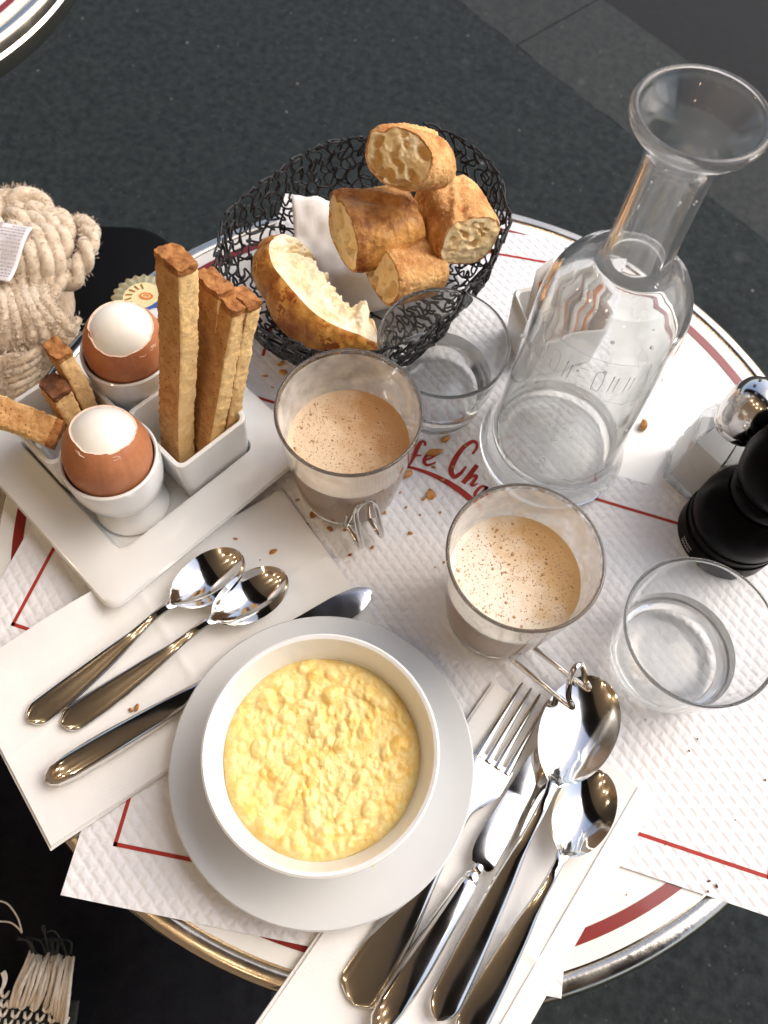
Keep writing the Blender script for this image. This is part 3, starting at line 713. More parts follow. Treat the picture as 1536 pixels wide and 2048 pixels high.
for li, tl in enumerate(levels):
    per = 2 * math.pi * .1 * (tl / .5 * .7 if tl < .5 else .7 + .3 * (tl - .5) / .5)
    nw = max(8, int(per / .0175)); n = nw * 18; pts = []
    amp = (.066 if tl < .5 else .046) * (1 if tl < .99 else .45); ph = (li % 2) * math.pi + li * .3
    for i in range(n):
        a = 360 * i / n; th = nw * R(a) + ph
        aa_ = a + 360 / nw * .20 * math.sin(2 * th + li) + 1.2 * N((a * .04, li, 0), 1)
        p = bpt(aa_, min(1.0, max(.02, tl + amp * math.sin(th) * (1 + .35 * N((a * .05, li * 3.1, 0), 1)) + .02 * N((a * .06, li, 2), 1))))
        out = Vector((math.cos(R(a)), math.sin(R(a)), 0))
        p += out * .0010 * math.cos(th * 1.5 + li) + Vector((0, 0, .0008 * math.sin(th * 1.5 + li)))
        pts.append(p - Vector((BO.x, BO.y, 0)))
    bm = bmesh.new(); tube(bm, pts, .00088, 6, True); obj('wire_strand', bm, IRON, basket, sharp=None)
nw = 40
for k in range(nw):                                     # wavy uprights
    a0_ = 360 * k / nw; pts = []
    for i in range(130):
        tt = .30 + .69 * i / 129
        pts.append(bpt(a0_ + 3.4 * math.sin(i * .30 + k) + 2 * N((i * .05, k, 0), 1), min(.995, tt + .018 * math.sin(i * .60 + k))) - Vector((BO.x, BO.y, 0)))
    bm = bmesh.new(); tube(bm, pts, .00085, 6); obj('wire_strand', bm, IRON, basket, sharp=None)

# napkin lining the basket
bm = bmesh.new()
c_ = at(560, 400, .05); 
q0, q1, q2_, q3 = at(583, 388, .050), at(760, 430, .030), at(800, 610, .012), at(600, 650, .012)
def bil(u, v): return q0 * (1 - u) * (1 - v) + q1 * u * (1 - v) + q2_ * u * v + q3 * (1 - u) * v
gp = []
for i in range(25):
    row = []
    for j in range(25):
        p = bil(i / 24, j / 24); p.z += .007 * N(p, 45) + .003 * N(p, 120) - .006 * math.sin(math.pi * j / 24)
        p.z = max(p.z, .010); row.append(bm.verts.new(p))
    gp.append(row)
for i in range(24):
    for j in range(24): bm.faces.new((gp[i][j], gp[i + 1][j], gp[i + 1][j + 1], gp[i][j + 1]))
o = tag(obj('paper_napkin', bm, NAP), 'white paper napkin lining the wire bread basket', 'napkin'); sm = o.modifiers.new('thick', 'SOLIDIFY'); sm.thickness = .0006

def bread(label, c, ax, up, L, a, b, seed, crustm, holes=14, tilt0=0, tilt1=0, taper=.0, pw=2.4):
    """a baguette chunk: axis ax (towards its main cut face), crust top up"""
    ax = Vector(ax).normalized(); up = Vector(up); up = (up - ax * up.dot(ax)).normalized(); sd_ = ax.cross(up)
    t = thing('bread_piece', label, 'bread', c, 0, 'baguette pieces in the wire basket')
    rg = random.Random(int(seed * 10)); nj = 96; ni = 44
    def sec(th, k=1.0):
        ct, st = math.cos(th), math.sin(th)
        y = math.copysign(abs(ct) ** (2 / pw), ct); z = math.copysign(abs(st) ** (2 / pw), st)
        return a * y * k, b * (z if z > 0 else z * .86) * k
    def W(x, y, z): return ax * x + sd_ * y + up * z
    def end(x, y, z): return x + (tilt1 if x > 0 else tilt0) * (z / b) * (1 if x > 0 else -1)
    def outer(i, j):
        s = -1 + 2 * i / ni; th = 2 * math.pi * j / nj; y, z = sec(th)
        g_ = 1 - taper * (s + 1) / 2; x = s * L / 2
        q_ = Vector((x, y, z)); ds = 1 + .07 * N(q_, 38, seed) + .035 * N(q_, 95, seed) + .018 * N(q_, 260, seed) + .022 * N(q_, 560, seed)
        g_ *= ds * (1 - .05 * max(0, abs(s) - .8) / .2)
        if z > 0: 
            fr = math.exp(-((y / a - .15 - .5 * s) / .16) ** 2); g_ *= 1 - .12 * fr + .10 * math.exp(-((y / a - .38 - .5 * s) / .10) ** 2)
        return x, y * g_, z * g_
    rows = [[outer(i, j) for j in range(nj)] for i in range(ni + 1)]
    bm = bmesh.new(); rings(bm, [[W(end(x, y, z), y, z) for x, y, z in r] for r in rows], True); obj('crust', bm, crustm, t, sharp=None)
    for e in (0, 1):
        rim = rows[-1] if e else rows[0]; sg = 1 if e else -1
        hs = []
        for k in range(holes):
            an = rg.uniform(0, 6.283); q_ = math.sqrt(rg.random()) * .78; hs.append((a * q_ * math.cos(an), b * q_ * math.sin(an), rg.uniform(.0018, .0062), rg.uniform(.5, 1.5), rg.uniform(0, 3.14)))
        nk = 30; rr = []
        for k in range(nk + 1):
            f = 1 - k / nk; ring = []
            for j in range(nj):
                x, y, z = rim[j]; y *= f; z *= f; dep = 0
                for hy, hz, hr_, asp, ha in hs:
                    dy, dz = y - hy, z - hz; u_2 = dy * math.cos(ha) + dz * math.sin(ha); v_2 = (-dy * math.sin(ha) + dz * math.cos(ha)) * (1 + asp * .7)
                    q_ = 1 - (u_2 * u_2 + v_2 * v_2) / (hr_ * hr_)
                    if q_ > 0: dep = max(dep, hr_ * 1.9 * math.sqrt(q_))
                p = Vector((x, y, z)); rag = .0012 * N(p, 160, seed + e) + .0007 * N(p, 420, seed)
                dep = dep * min(1, k / 4) + (rag if k else 0)
                ring.append(W(end(x, y, z) - sg * dep + sg * .0015 * (1 - f * f), y, z))
            rr.append(ring)
        bm = bmesh.new(); rings(bm, rr, True)
        bm.faces.ensure_lookup_table()
        for f_ in bm.faces[:nj * 2]: f_.material_index = 1
        obj('cut_face', bm, [CRUMB, crustm], t, sharp=None)
    return t
V = Vector
bread('baguette end slice on top of the pile, holey cut face to the front', at(822, 322, .118), V((-.42, -.62, .56)), V((.1, .45, .8)), .038, .0265, .0205, 2.1, FLOUR, 16, taper=-.0, pw=2.1)
bread('baguette chunk in the middle of the basket with glossy brown top', at(752, 458, .066), V((-.80, -.45, .12)), V((.0, -.05, 1)), .052, .0285, .024, 5.3, CRUST, 12, pw=2.6)
bread('baguette chunk at the right of the basket standing on its cut end', at(908, 440, .068), V((.42, -.80, .10)), V((.25, .15, .9)), .052, .0235, .023, 8.7, FLOUR, 10, pw=3.2)
bread('floured baguette chunk lowest in the basket, behind the water glass', at(812, 540, .050), V((-.72, -.55, .25)), V((.15, -.1, 1)), .044, .0225, .020, 11.2, FLOUR, 12, pw=2.6)

# croissant half: crust outside, torn white inside
t = thing('croissant', 'torn croissant half, white inside, at the left of the bread basket', 'croissant', at(630, 590, .04))
org = t.location.copy()
spine = smooth([at(585, 478, .066), at(585, 520, .060), at(612, 580, .056), at(665, 632, .052), at(728, 656, .050), at(752, 655, .050)], 12)
spine = smooth(spine, 2); ns = len(spine); radt = [(0, .011), (.06, .019), (.22, .0285), (.5, .0295), (.8, .0230), (.94, .0150), (1, .007)]
rowsC, rowsI = [], []
nA, nB = 60, 60
for i, p in enumerate(spine):
    s = i / (ns - 1); tg = (spine[min(i + 1, ns - 1)] - spine[max(i - 1, 0)]).normalized()
    out = V((.60, .42, .68)); out = (out - tg * out.dot(tg)).normalized(); sid = tg.cross(out)
    r0 = lerp_tab(radt, s); ridge = .0042 * abs(math.sin(s * 15.0 + 1.0)) ** .6 - .0022
    A0 = R(84 + 4 * noise.noise(Vector((s * 5, 0, 4)))); A1 = R(88 + 16 * noise.noise(Vector((s * 7, 0, 4))) + 12 * noise.noise(Vector((s * 26, 3, 4))))
    cr, inn = [], []
    for j in range(nA + 1):
        th = A0 + (2 * math.pi - A1 - A0) * j / nA
        q_ = p + (out * math.cos(th) + sid * math.sin(th)) * (r0 + ridge * math.sin(math.pi * j / nA) ** .3)
        q_ += (out * math.cos(th) + sid * math.sin(th)) * (.0012 * N(q_, 90) + .0007 * N(q_, 260)); cr.append(q_ - org)
    for j in range(nB + 1):
        f = j / nB; q_ = cr[-1] * (1 - f) + cr[0] * f; b_ = math.sin(math.pi * f)
        q_ = q_ + out * b_ * min(1, r0 / .022) ** 2 * max(0, min(1, (1.0 - s) / .25)) * (.009 * N(q_ + org, 60, 2) + .006 * N(q_ + org, 150, 3) + .003 * N(q_ + org, 420, 3) + .009); inn.append(q_)
    rowsC.append(cr); rowsI.append(inn)
bm = bmesh.new(); rings(bm, rowsC, False)
for f_ in bm.faces:                                      # the ridges are baked darker
    c_ = f_.calc_center_median(); k_ = min(range(ns), key=lambda i: (spine[i] - org - c_).length_squared) / (ns - 1)
    if abs(math.sin(k_ * 15.0 + 1.0)) + .35 * N(c_, 90) + .4 * N(c_, 420) > .98: f_.material_index = 1
obj('crust', bm, [CROIS, CROISD], t, sharp=None)
bm = bmesh.new(); rings(bm, rowsI, False); obj('torn_inside', bm, FLAKE, t, sharp=None)
for end_ in (0, -1):
    bm = bmesh.new(); loop = rowsC[end_] + rowsI[end_][1:-1]; cpt = sum((Vector(x) for x in loop), Vector()) / len(loop)
    cv = bm.verts.new(cpt); vs = [bm.verts.new(x) for x in loop]
    for j in range(len(vs)): bm.faces.new((cv, vs[j], vs[(j + 1) % len(vs)]))
    obj('torn_end', bm, CROIS if end_ == 0 else FLAKE, t, sharp=None)

# crust flakes and crumbs
def crumb(px, py, z, r, m, label, cat='crumb', group='crumbs on the table', flat=.45, seed=0):
    bm = bmesh.new(); bmesh.ops.create_icosphere(bm, subdivisions=2, radius=r)
    s1, s2 = rnd.uniform(.6, 1.5), rnd.uniform(.5, .9)
    for v in bm.verts:
        v.co *= 1 + .55 * N(v.co / r, 1.3, px * .13 + py * .07)
        v.co = Vector((v.co.x * s1, v.co.y * s2, v.co.z * flat))
    p = at(px, py, z); o = obj('crumb', bm, m, None, (p.x, p.y, z + r * flat * .6), sharp=None); o.rotation_euler = (0, 0, rnd.uniform(0, 6.28))
    if (px, py) in SPECIAL: label = SPECIAL[(px, py)]
    return tag(o, label, cat, group)
SPECIAL = {(584, 720): 'largest golden pastry flake on the paper just below the wire basket', (566, 745): 'second largest pastry flake below the basket, left of the cup rim',
    (625, 1030): 'largest brown crumb at the lower left of the left coffee cup', (862, 990): 'oblong pastry crumb below the red underline of the printed name',
    (812, 950): 'pastry crumb on the left tip of the red underline', (868, 905): 'large pastry crumb lying on the letter e of the printed name', (890, 878): 'pastry crumb just above the accent of the printed name',
    (471, 1078): 'lone toast crumb near the top edge of the left napkin', (546, 1104): 'largest toast crumb on the left napkin, right of the spoon bowls', (543, 1141): 'small toast crumb nearest the second teaspoon bowl',
    (262, 1420): 'larger of the two crumbs beside the left knife handle', (274, 1415): 'smaller of the two crumbs beside the left knife handle', (700, 1110): 'lone crumb on the paper below the left cup handle', (764, 1022): 'crumb just right of the left cup handle'}
lb1 = 'golden pastry flake on the paper between the basket and the left coffee cup'
for px, py, r in ((562, 727, .0028), (584, 720, .0042), (566, 745, .0034), (530, 752, .0018), (545, 775, .0016), (575, 703, .004), (600, 708, .003), (556, 712, .0014)):
    crumb(px, py, .0022, r, CROIS, lb1, group='flakes by the basket', flat=.25)
lb2 = 'brown crumb on the paper around the foot of the left coffee cup'
for px, py, r in ((625, 1030, .003), (660, 1058, .0026), (612, 1050, .0017), (668, 1045, .0018), (690, 1060, .0014), (605, 1052, .0012), (640, 1010, .0013), (764, 1022, .0018), (700, 1110, .0015), (595, 1000, .0013), (718, 1000, .001)):
    crumb(px, py, .0022, r, TCRUST, lb2, group='crumbs by the left cup', flat=.4)
lb3 = 'pastry crumb on the paper around the printed red name'
for px, py, r in ((862, 990, .0042), (812, 950, .0038), (847, 998, .0016), (820, 1067, .0018), (765, 1022, .002), (868, 905, .0042), (890, 878, .0026), (930, 892, .0016), (800, 985, .0014), (812, 1015, .001), (885, 960, .0015), (905, 935, .0012), (868, 935, .0013), (745, 1095, .0012), (840, 1030, .001), (880, 1025, .0014), (888, 1125, .0013), (870, 1135, .0009)):
    crumb(px, py, .0022, r, CROIS if r > .002 else CRUST, lb3, group='crumbs round the red name', flat=.35)
lb4 = 'tiny toast crumb lying on the left napkin'
for px, py, r in ((471, 1078, .0015), (546, 1104, .0019), (543, 1141, .0012), (262, 1420, .0020), (274, 1415, .0016), (520, 1120, .0006), (400, 1500, .0006)):
    crumb(px, py, .0065, r, CRUST, lb4, group='crumbs on the left napkin')
lb5 = 'speck of crumb on the right part of the paper placemat'
for px, py, r in ((1418, 1762, .0009), (1433, 1772, .0009), (1416, 1783, .0008), (1378, 1502, .0007), (1395, 1478, .0006), (1530, 1560, .0009), (1252, 1790, .0008), (1330, 1690, .0005), (1470, 1640, .0005), (1290, 1440, .0006)):
    crumb(px, py, .0022, r, BURNT, lb5, group='specks on the right placemat')
crumb(1285, 852, .001, .0052, FLOUR, 'large brown bread crumb on the bare table right of the carafe', group=None or 'large crumb on the table', flat=.7)
lb6 = 'flat croissant flake on the floor of the wire basket'
for px, py in ((585, 640), (570, 655), (610, 662), (640, 676), (600, 650), (668, 682), (625, 650), (590, 625)):
    crumb(px, py, .012, rnd.uniform(.004, .0075), CROIS, lb6, 'flake', 'croissant flakes in the basket', .3)

def film(name, base, lo, hi, ns=70):
    m = mat(name, base, rough=.6); t_ = m.node_tree; b = t_.nodes['Principled BSDF']
    n = t_.nodes.new('ShaderNodeTexNoise'); n.inputs['Scale'].default_value = ns; n.inputs['Detail'].default_value = 6; t_.links.new(t_.nodes[m['vec']].outputs[0], n.inputs['Vector'])
    r_ = t_.nodes.new('ShaderNodeMapRange'); r_.inputs[1].default_value = .36; r_.inputs[2].default_value = .68; r_.inputs[3].default_value = lo; r_.inputs[4].default_value = hi
    t_.links.new(n.outputs['Fac'], r_.inputs[0]); t_.links.new(r_.outputs[0], b.inputs['Alpha']); return m
FILM = film('milk_film', (.86, .81, .73), .30, .72); STAIN = film('coffee_stain', (.34, .22, .12), .0, .7, 200); MIST = film('water_mist', (.86, .87, .88), .04, .34, 26)
# ---------------------------------------------------------------- glassware
def tumbler(label, x, y, h, rt, rb, base, lvl):
    t = thing('water_glass', label, 'glass', (x, y, .0022), 0, 'short water tumblers')
    bm = bmesh.new(); w_ = .0016
    def ro(z): return rb + (rt - rb) * (z / h) ** .75
    prof = [(.001, .0012), (rb - .006, .0010), (rb - .003, .0002), (rb - .001, .0010), (rb, .0035)]
    for k in range(1, 13): z = .0035 + (h - .0045 - .0035) * k / 12; prof.append((ro(z), z))
    prof += [(rt - w_ / 2 + w_ / 2 * math.cos(R(b)), h - .00105 + .00105 * math.sin(R(b))) for b in range(15, 180, 15)]
    inn = []
    for k in range(12, -1, -1):
        z = base + .004 + (h - .003 - base - .004) * k / 12; inn.append((ro(z) - w_, z))
    prof += inn + [(ro(base) - w_ - .004, base), (rb * .5, base - .0005), (.001, base - .0006)]
    lathe(bm, prof, 96); obj('glass_body', bm, GLASS, t, sharp=None)
    bm = bmesh.new(); pw_ = [(.001, base - .0008), (rb * .5, base - .0007), (ro(base) - w_ - .004, base - .0002)]
    for k in range(0, 7):
        z = base + .004 + (lvl - base - .004) * k / 6; pw_.append((ro(z) - w_ + .00012, z))
    pw_ += [(ro(lvl) - w_ - .0012, lvl - .0004), (.001, lvl - .0005)]
    lathe(bm, pw_, 96); obj('water', bm, WATER, t, sharp=50)
    return t
tumbler('short water glass behind the left coffee cup, near the bread basket', .0275, .343, .0700, .0449, .0335, .0085, .030)
tumbler('short water glass at the right edge, in front of the pepper mill', .1887, .1604, .0700, .0449, .0335, .0085, .027)

# carafe
t = thing('carafe', 'tall clear glass carafe with flared lip and embossed shoulder', 'carafe', (.1146, .312, .0010))
outer = [(.046, .0006), (.0500, .0015), (.0518, .006), (.0512, .011), (.0478, .018), (.0455, .028), (.0445, .05), (.0438, .09), (.0430, .13), (.0422, .155), (.0400, .170), (.0345, .1815), (.0265, .1885), (.0200, .1935), (.0180, .200), (.0172, .215), (.0168, .235), (.0166, .252), (.0172, .260), (.0205, .268), (.0262, .2745), (.0296, .2785), (.0305, .2815), (.0300, .2840), (.0285, .2848)]
inner = [(.0270, .2838), (.0240, .2790), (.0195, .2725), (.0158, .2660), (.0138, .258), (.0134, .235), (.0138, .205), (.0150, .196), (.0200, .1895), (.0290, .1815), (.0352, .172), (.0382, .158), (.0392, .13), (.0402, .09), (.0410, .05), (.0415, .028), (.0400, .018), (.034, .012), (.020, .014), (.001, .016)]
def dens(pr, n):
    P = smooth([(r, z, 0) for r, z in pr], n); return [(max(p.x, 1e-4), p.y) for p in P]
bm = bmesh.new(); lathe(bm, [(.001, .006), (.03, .004)] + dens(outer, 4) + dens(inner, 4), 128); obj('glass_body', bm, GLASS, t, sharp=None)
bm = bmesh.new(); lathe(bm, [(r - .0004, z) for r, z in dens(inner[9:17][::-1], 4)], 96); obj('water_mist', bm, MIST, t, sharp=None)
def cr_out(z):
    for (r0, z0), (r1, z1) in zip(outer[2:], outer[3:]):
        if z0 <= z <= z1: return r0 + (r1 - r0) * (z - z0) / (z1 - z0)
    return .04
def emb(pts, w_=.0004):
    P = smooth([Vector((cr_out(z) * math.cos(a), cr_out(z) * math.sin(a), z)) for a, z in pts], 5)
    bm = bmesh.new(); tube(bm, P, w_ * .5, 6, flat=.7); obj('embossed_mark', bm, GLASS, t, sharp=None)
a_c = R(250)
for pts in ([(a_c + R(x), .158 + .004 * math.cos(R(x * 1.6))) for x in range(-48, 49, 8)], [(a_c + R(x), .118 + .014 * math.cos(R(x * 1.6))) for x in range(-48, 49, 8)],
            [(a_c + R(-48), .159), (a_c + R(-50), .140), (a_c + R(-48), .120)], [(a_c + R(48), .159), (a_c + R(50), .140), (a_c + R(48), .120)]):
    emb(pts)
for k in range(7):                                       # worn raised shapes of the embossed band
    a = a_c + R(-36 + 12 * k); z = .143 + .002 * math.cos(R((k - 3) * 18))
    if k in (1, 4): emb([(a - .05, z - .007), (a - .05, z + .007), (a + .05, z + .007), (a + .05, z - .007), (a - .05, z - .007)], .0005)
    elif k == 3: emb([(a - .05, z + .007), (a + .06, z + .007)], .0005); emb([(a - .05, z), (a + .04, z)], .0005); emb([(a - .05, z - .007), (a + .06, z - .007)], .0005)
    else: emb([(a - .04, z - .007), (a - .03, z + .007)], .0005); emb([(a + .03, z - .006), (a + .04, z + .006)], .0005)
for k in range(46):                                      # drops clinging to shoulder and neck
    a = rnd.uniform(0, 6.28); z = rnd.choice([rnd.uniform(.196, .255), rnd.uniform(.05, .185), rnd.uniform(.12, .185)]); r = rnd.uniform(.0005, .0014)
    bm = bmesh.new(); bmesh.ops.create_uvsphere(bm, u_segments=10, v_segments=7, radius=r); rc = cr_out(z)
    obj('water_drop', bm, WATER, t, (rc * math.cos(a), rc * math.sin(a), z), sharp=None)

# coffee cups
def coffee(label, x, y, lvl, foam, hA, hE, seed, nb):
    t = thing('coffee_cup', label, 'coffee cup', (x, y, .0022), 0, 'glass coffee cups in metal holders')
    h, rt, rb = .1010, .0445, .0300
    def ro(z): return rb + (rt - rb) * min(1, max(0, z / h)) ** .62
    bm = bmesh.new(); w_ = .0021; z0 = .004
    prof = [(.001, z0), (rb - .003, z0 - .0004), (rb, z0 + .002)] + [(ro(z), z) for z in (z0 + .006 + (h - z0 - .008) * k / 16 for k in range(17))] + [(rt - w_ / 2 + w_ / 2 * math.cos(R(b)), h - .00105 + .00105 * math.sin(R(b))) for b in range(0, 181, 15)]
    prof += [(ro(z) - w_, z) for z in (.013 + (h - .015) * k / 16 - .0005 for k in range(16, -1, -1))] + [(rb - .008, .0095), (.001, .0095)]
    lathe(bm, prof, 96); obj('glass_body', bm, GLASS, t, sharp=None)
    bm = bmesh.new()
    lathe(bm, [(.001, .0094), (rb - .008, .0094)] + [(ro(z) - w_ + .0001, z) for z in (.0125 + (lvl - .0125) * k / 8 for k in range(9))] + [(ro(lvl) - w_ - .0015, lvl - .0003), (.001, lvl - .0003)], 96); obj('coffee', bm, COFFEE, t, sharp=50)
    bm = bmesh.new(); R0 = ro(lvl) - w_ + .00005; nk = 40
    rr = []
    for k in range(nk + 1):
        f = 1 - k / nk * .995
        rr.append([(R0 * f * math.cos(a), R0 * f * math.sin(a), lvl + .0012 * (f > .9) * (f - .9) * 10 + .0004 + .0003 * N((R0 * f * math.cos(a), R0 * f * math.sin(a), seed), 120)) for a in (2 * math.pi * q_ / 90 for q_ in range(90))])
    rings(bm, rr, True, False, True); fo = obj('foam', bm, foam, t, sharp=None)
    bm = bmesh.new(); rg = random.Random(seed)
    for k in range(nb):
        q_ = R0 * .93 * math.sqrt(rg.random()); a = rg.uniform(0, 6.283); r = rg.uniform(.00018, .00055) if rg.random() < .97 else rg.uniform(.0007, .0012)
        bmesh.ops.create_icosphere(bm, subdivisions=1, radius=r, matrix=Matrix.Translation((q_ * math.cos(a), q_ * math.sin(a), lvl + .0005)) @ Matrix.Diagonal((1, 1, .45, 1)))
    b_ = obj('foam_bubbles', bm, BUB, fo, sharp=None, kind='stuff')
    bm = bmesh.new(); lathe(bm, [(ro(z) - w_ - .00015, z) for z in (lvl + .001 + (h - .004 - lvl) * k / 8 for k in range(9))], 96); obj('milk_film', bm, FILM, t, sharp=None)
    bm = bmesh.new(); lathe(bm, [(rt - w_ - .0001, h - .0040), (rt - w_ - .00012, h - .0010), (rt - w_ * .75, h + .0001)], 160); obj('rim_stain', bm, STAIN, t, sharp=None)
    # metal holder: foot ring, upper ring, two uprights and the looped handle
    bm = bmesh.new(); lathe(bm, [(rb + .0006, .0005), (rb + .0016, .0005), (rb + .0020, .002), (rb + .0040, .0105), (rb + .0036, .0112), (rb + .0028, .0108), (rb + .0010, .002)], 96); lathe(bm, [(.001, .0008), (rb + .0008, .0008)], 48); obj('metal_foot', bm, STEEL, t, sharp=40)
    hd = hE - hA; out = hd.length + .0045; hd.z = 0; hd.normalize(); sd_ = Vector((-hd.y, hd.x, 0)); gap = .0078
    sh = hA - Vector((x, y, 0)) - hd * (rb + .0045); sh.z = 0
    pts = []; up_ = .010 if out > .03 else 0
    for sg in (1, -1):
        side = [hd * (rb + .0045) + sd_ * gap * sg + V((0, 0, .030)), hd * (rb + .0038) + sd_ * gap * sg + V((0, 0, .014)), hd * (rb + .0055) + sd_ * gap * sg + V((0, 0, .0095)),
                hd * (rb + out * .6) + sd_ * gap * sg + V((0, 0, .009 + up_ * .6)), hd * (rb + out) + sd_ * gap * sg + V((0, 0, .0095 + up_)), hd * (rb + out + .0022) + sd_ * gap * sg + V((0, 0, .014 + up_)),
                hd * (rb + out - .003) + sd_ * gap * .98 * sg + V((0, 0, .030)), hd * (max(rb + out - .008, ro(.044) + .004)) + sd_ * gap * .85 * sg + V((0, 0, .044)), hd * (max(rb + out - .0115, ro(.055) + .004)) + sd_ * gap * .4 * sg + V((0, 0, .054))]
        pts += side if sg == 1 else side[::-1]
    bm = bmesh.new(); tube(bm, [p + sh for p in smooth(pts, 8)], .0019, 10); obj('wire_handle', bm, STEEL, t, sharp=None)
    return t
coffee('glass coffee cup on the left with brown speckled foam', -.0271, .2617, .062, FOAM, at(713, 1040, .010), at(739, 1081, .010), 3, 800)
coffee('glass coffee cup in the middle with pale milk foam, handle over the spoon', .0803, .1813, .066, FOAM2, at(1041, 1305, .010), at(1148, 1390, .020), 8, 800)

# ---------------------------------------------------------------- salt, pepper, sugar, foil portion
t = thing('salt_shaker', 'glass salt shaker with domed metal cap at the right edge', 'salt shaker', (.2235, .3035, .0010))
bm = bmesh.new()
hexp = lambda r, z: [(r * math.cos(R(60 * k + q_ * 10 + 15)) * (1 / max(.87, math.cos(R(q_ * 10 - 30)))) * .93, r * math.sin(R(60 * k + q_ * 10 + 15)) * (1 / max(.87, math.cos(R(q_ * 10 - 30)))) * .93, z) for k in range(6) for q_ in range(6)]
rings(bm, [hexp(.0245, .0003), hexp(.0260, .002), hexp(.0255, .010), hexp(.0225, .058), hexp(.0190, .069), hexp(.0172, .072), hexp(.0150, .072), hexp(.0165, .068), hexp(.0195, .057), hexp(.0225, .012), hexp(.020, .007)], True, True, True); obj('glass_body', bm, GLASS, t, sharp=30)
bm = bmesh.new(); rings(bm, [hexp(.0200, .0068), hexp(.0226, .0118), hexp(.0203, .048), hexp(.0195, .051)], True, True, True); obj('salt', bm, SALT, t, sharp=30)
bm = bmesh.new(); lathe(bm, [(.0180, .070), (.0200, .0705), (.0205, .073), (.0200, .0755), (.0205, .0765), (.0208, .085), (.0202, .094), (.0178, .1015), (.0130, .1065), (.0070, .109), (.001, .1098)], 64); cap = obj('metal_cap', bm, STEEL, t, sharp=35); cap.scale = (.88, .88, 1)
for k in range(9):
    a = k * .698; r = .0095 if k else 0
    bm = bmesh.new(); lathe(bm, [(.0001, 0), (.0011, 0), (.0011, -.0006)], 10); obj('cap_hole', bm, IRON, cap, (r * math.cos(a), r * math.sin(a), .1093 if k == 0 else .1086))
t = thing('pepper_mill', 'black turned pepper mill at the right edge behind the water glass', 'pepper mill', (.2385, .2570, .0010)); t.scale = (.93, .93, .93)
bm = bmesh.new(); lathe(bm, [(.001, 0), (.0345, 0), (.0358, .0015), (.0360, .018), (.0345, .0195), (.0352, .021), (.0355, .027), (.0338, .0285), (.0355, .031), (.0352, .043), (.0322, .055), (.0275, .063), (.0255, .067), (.001, .067)], 96); obj('mill_body', bm, PEPP, t, sharp=40)
bm = bmesh.new(); lathe(bm, [(.0200, .067), (.0205, .070), (.0255, .0715), (.0262, .075), (.0258, .080), (.0245, .083), (.001, .083)], 96); obj('waist', bm, PEPP, t, sharp=40)
bm = bmesh.new(); lathe(bm, [(.0180, .083), (.0250, .085), (.0300, .093), (.0318, .104), (.0308, .116), (.0265, .128), (.0180, .136), (.0110, .139), (.0100, .142), (.001, .142)], 96); obj('mill_head', bm, PEPP, t, sharp=40)
bm = bmesh.new(); bmesh.ops.create_uvsphere(bm, u_segments=24, v_segments=14, radius=.0085); obj('knob', bm, STEEL, t, (0, 0, .149))
for z0, sc_ in ((.006, 1), (.010, .8)):                  # pale maker's scribble low on the side
    bm = bmesh.new(); P = [Vector((.0361 * math.cos(R(a)), .0361 * math.sin(R(a)), z0 + .0013 * math.sin(a * 1.9) * sc_)) for a in np.arange(196, 214, .8)]
    tube(bm, P, .00018, 5); obj('printed_mark', bm, TAGM, t)

t = thing('sugar_holder', 'white ceramic holder of sugar sticks half hidden behind the carafe', 'sugar holder', (.113, .4035, .0010), R(20))
bm = bmesh.new(); h, H_ = .032, .046
rings(bm, [rsq(h - .006, .006, 0, 6, .024 - .006), rsq(h - .002, .006, .002, 6, .024 - .002), rsq(h, .007, H_ - .002, 6, .024), rsq(h - .0015, .006, H_, 6, .0225), rsq(h - .0035, .005, H_ - .002, 6, .0205), rsq(h - .006, .005, .006, 6, .018)], True, True, True); obj('holder_body', bm, CER, t)
for k in range(8):
    x = -.018 + .012 * (k % 4); tl = rnd.uniform(-.12, .12); yo = -.008 + .014 * (k // 4) + rnd.uniform(-.003, .003)
    s_ = thing('sugar_stick', 'paper sugar stick standing in the white holder behind the carafe', 'sugar stick', (0, 0, 0), 0, 'sugar sticks in the holder')
    bm = bmesh.new(); hh = rnd.uniform(.082, .094); wd = .0085
    rows = []
    for i in range(13):
        f = i / 12; b = .0022 * math.sin(math.pi * min(1, max(0, f * 1.1 - .05))) + .0002
        rows.append([(wd * math.cos(a) , b * math.sin(a), .008 + (hh - .008) * f) for a in (2 * math.pi * q_ / 16 for q_ in range(16))])
    rings(bm, rows, True, True, True); o = obj('packet', bm, SUGARP, s_, sharp=50)
    bm = bmesh.new(); rings(bm, [[(wd * .45 * math.cos(a), (.0024 + .0002) * math.sin(a) * 1.0, z) for a in (R(200 + 20 * q_) for q_ in range(8))] for z in (.02, .035, .05, .076)], False)
    obj('orange_stripe', bm, ORANGE, s_)
    Mx = t.matrix_basis @ Matrix.Translation((x, yo, .0)) @ Matrix.Rotation(tl, 4, 'Y') @ Matrix.Rotation(R(18 + 9 * (k % 3)), 4, 'Z')
    s_.location = Mx.translation; s_.rotation_euler = Mx.to_euler()

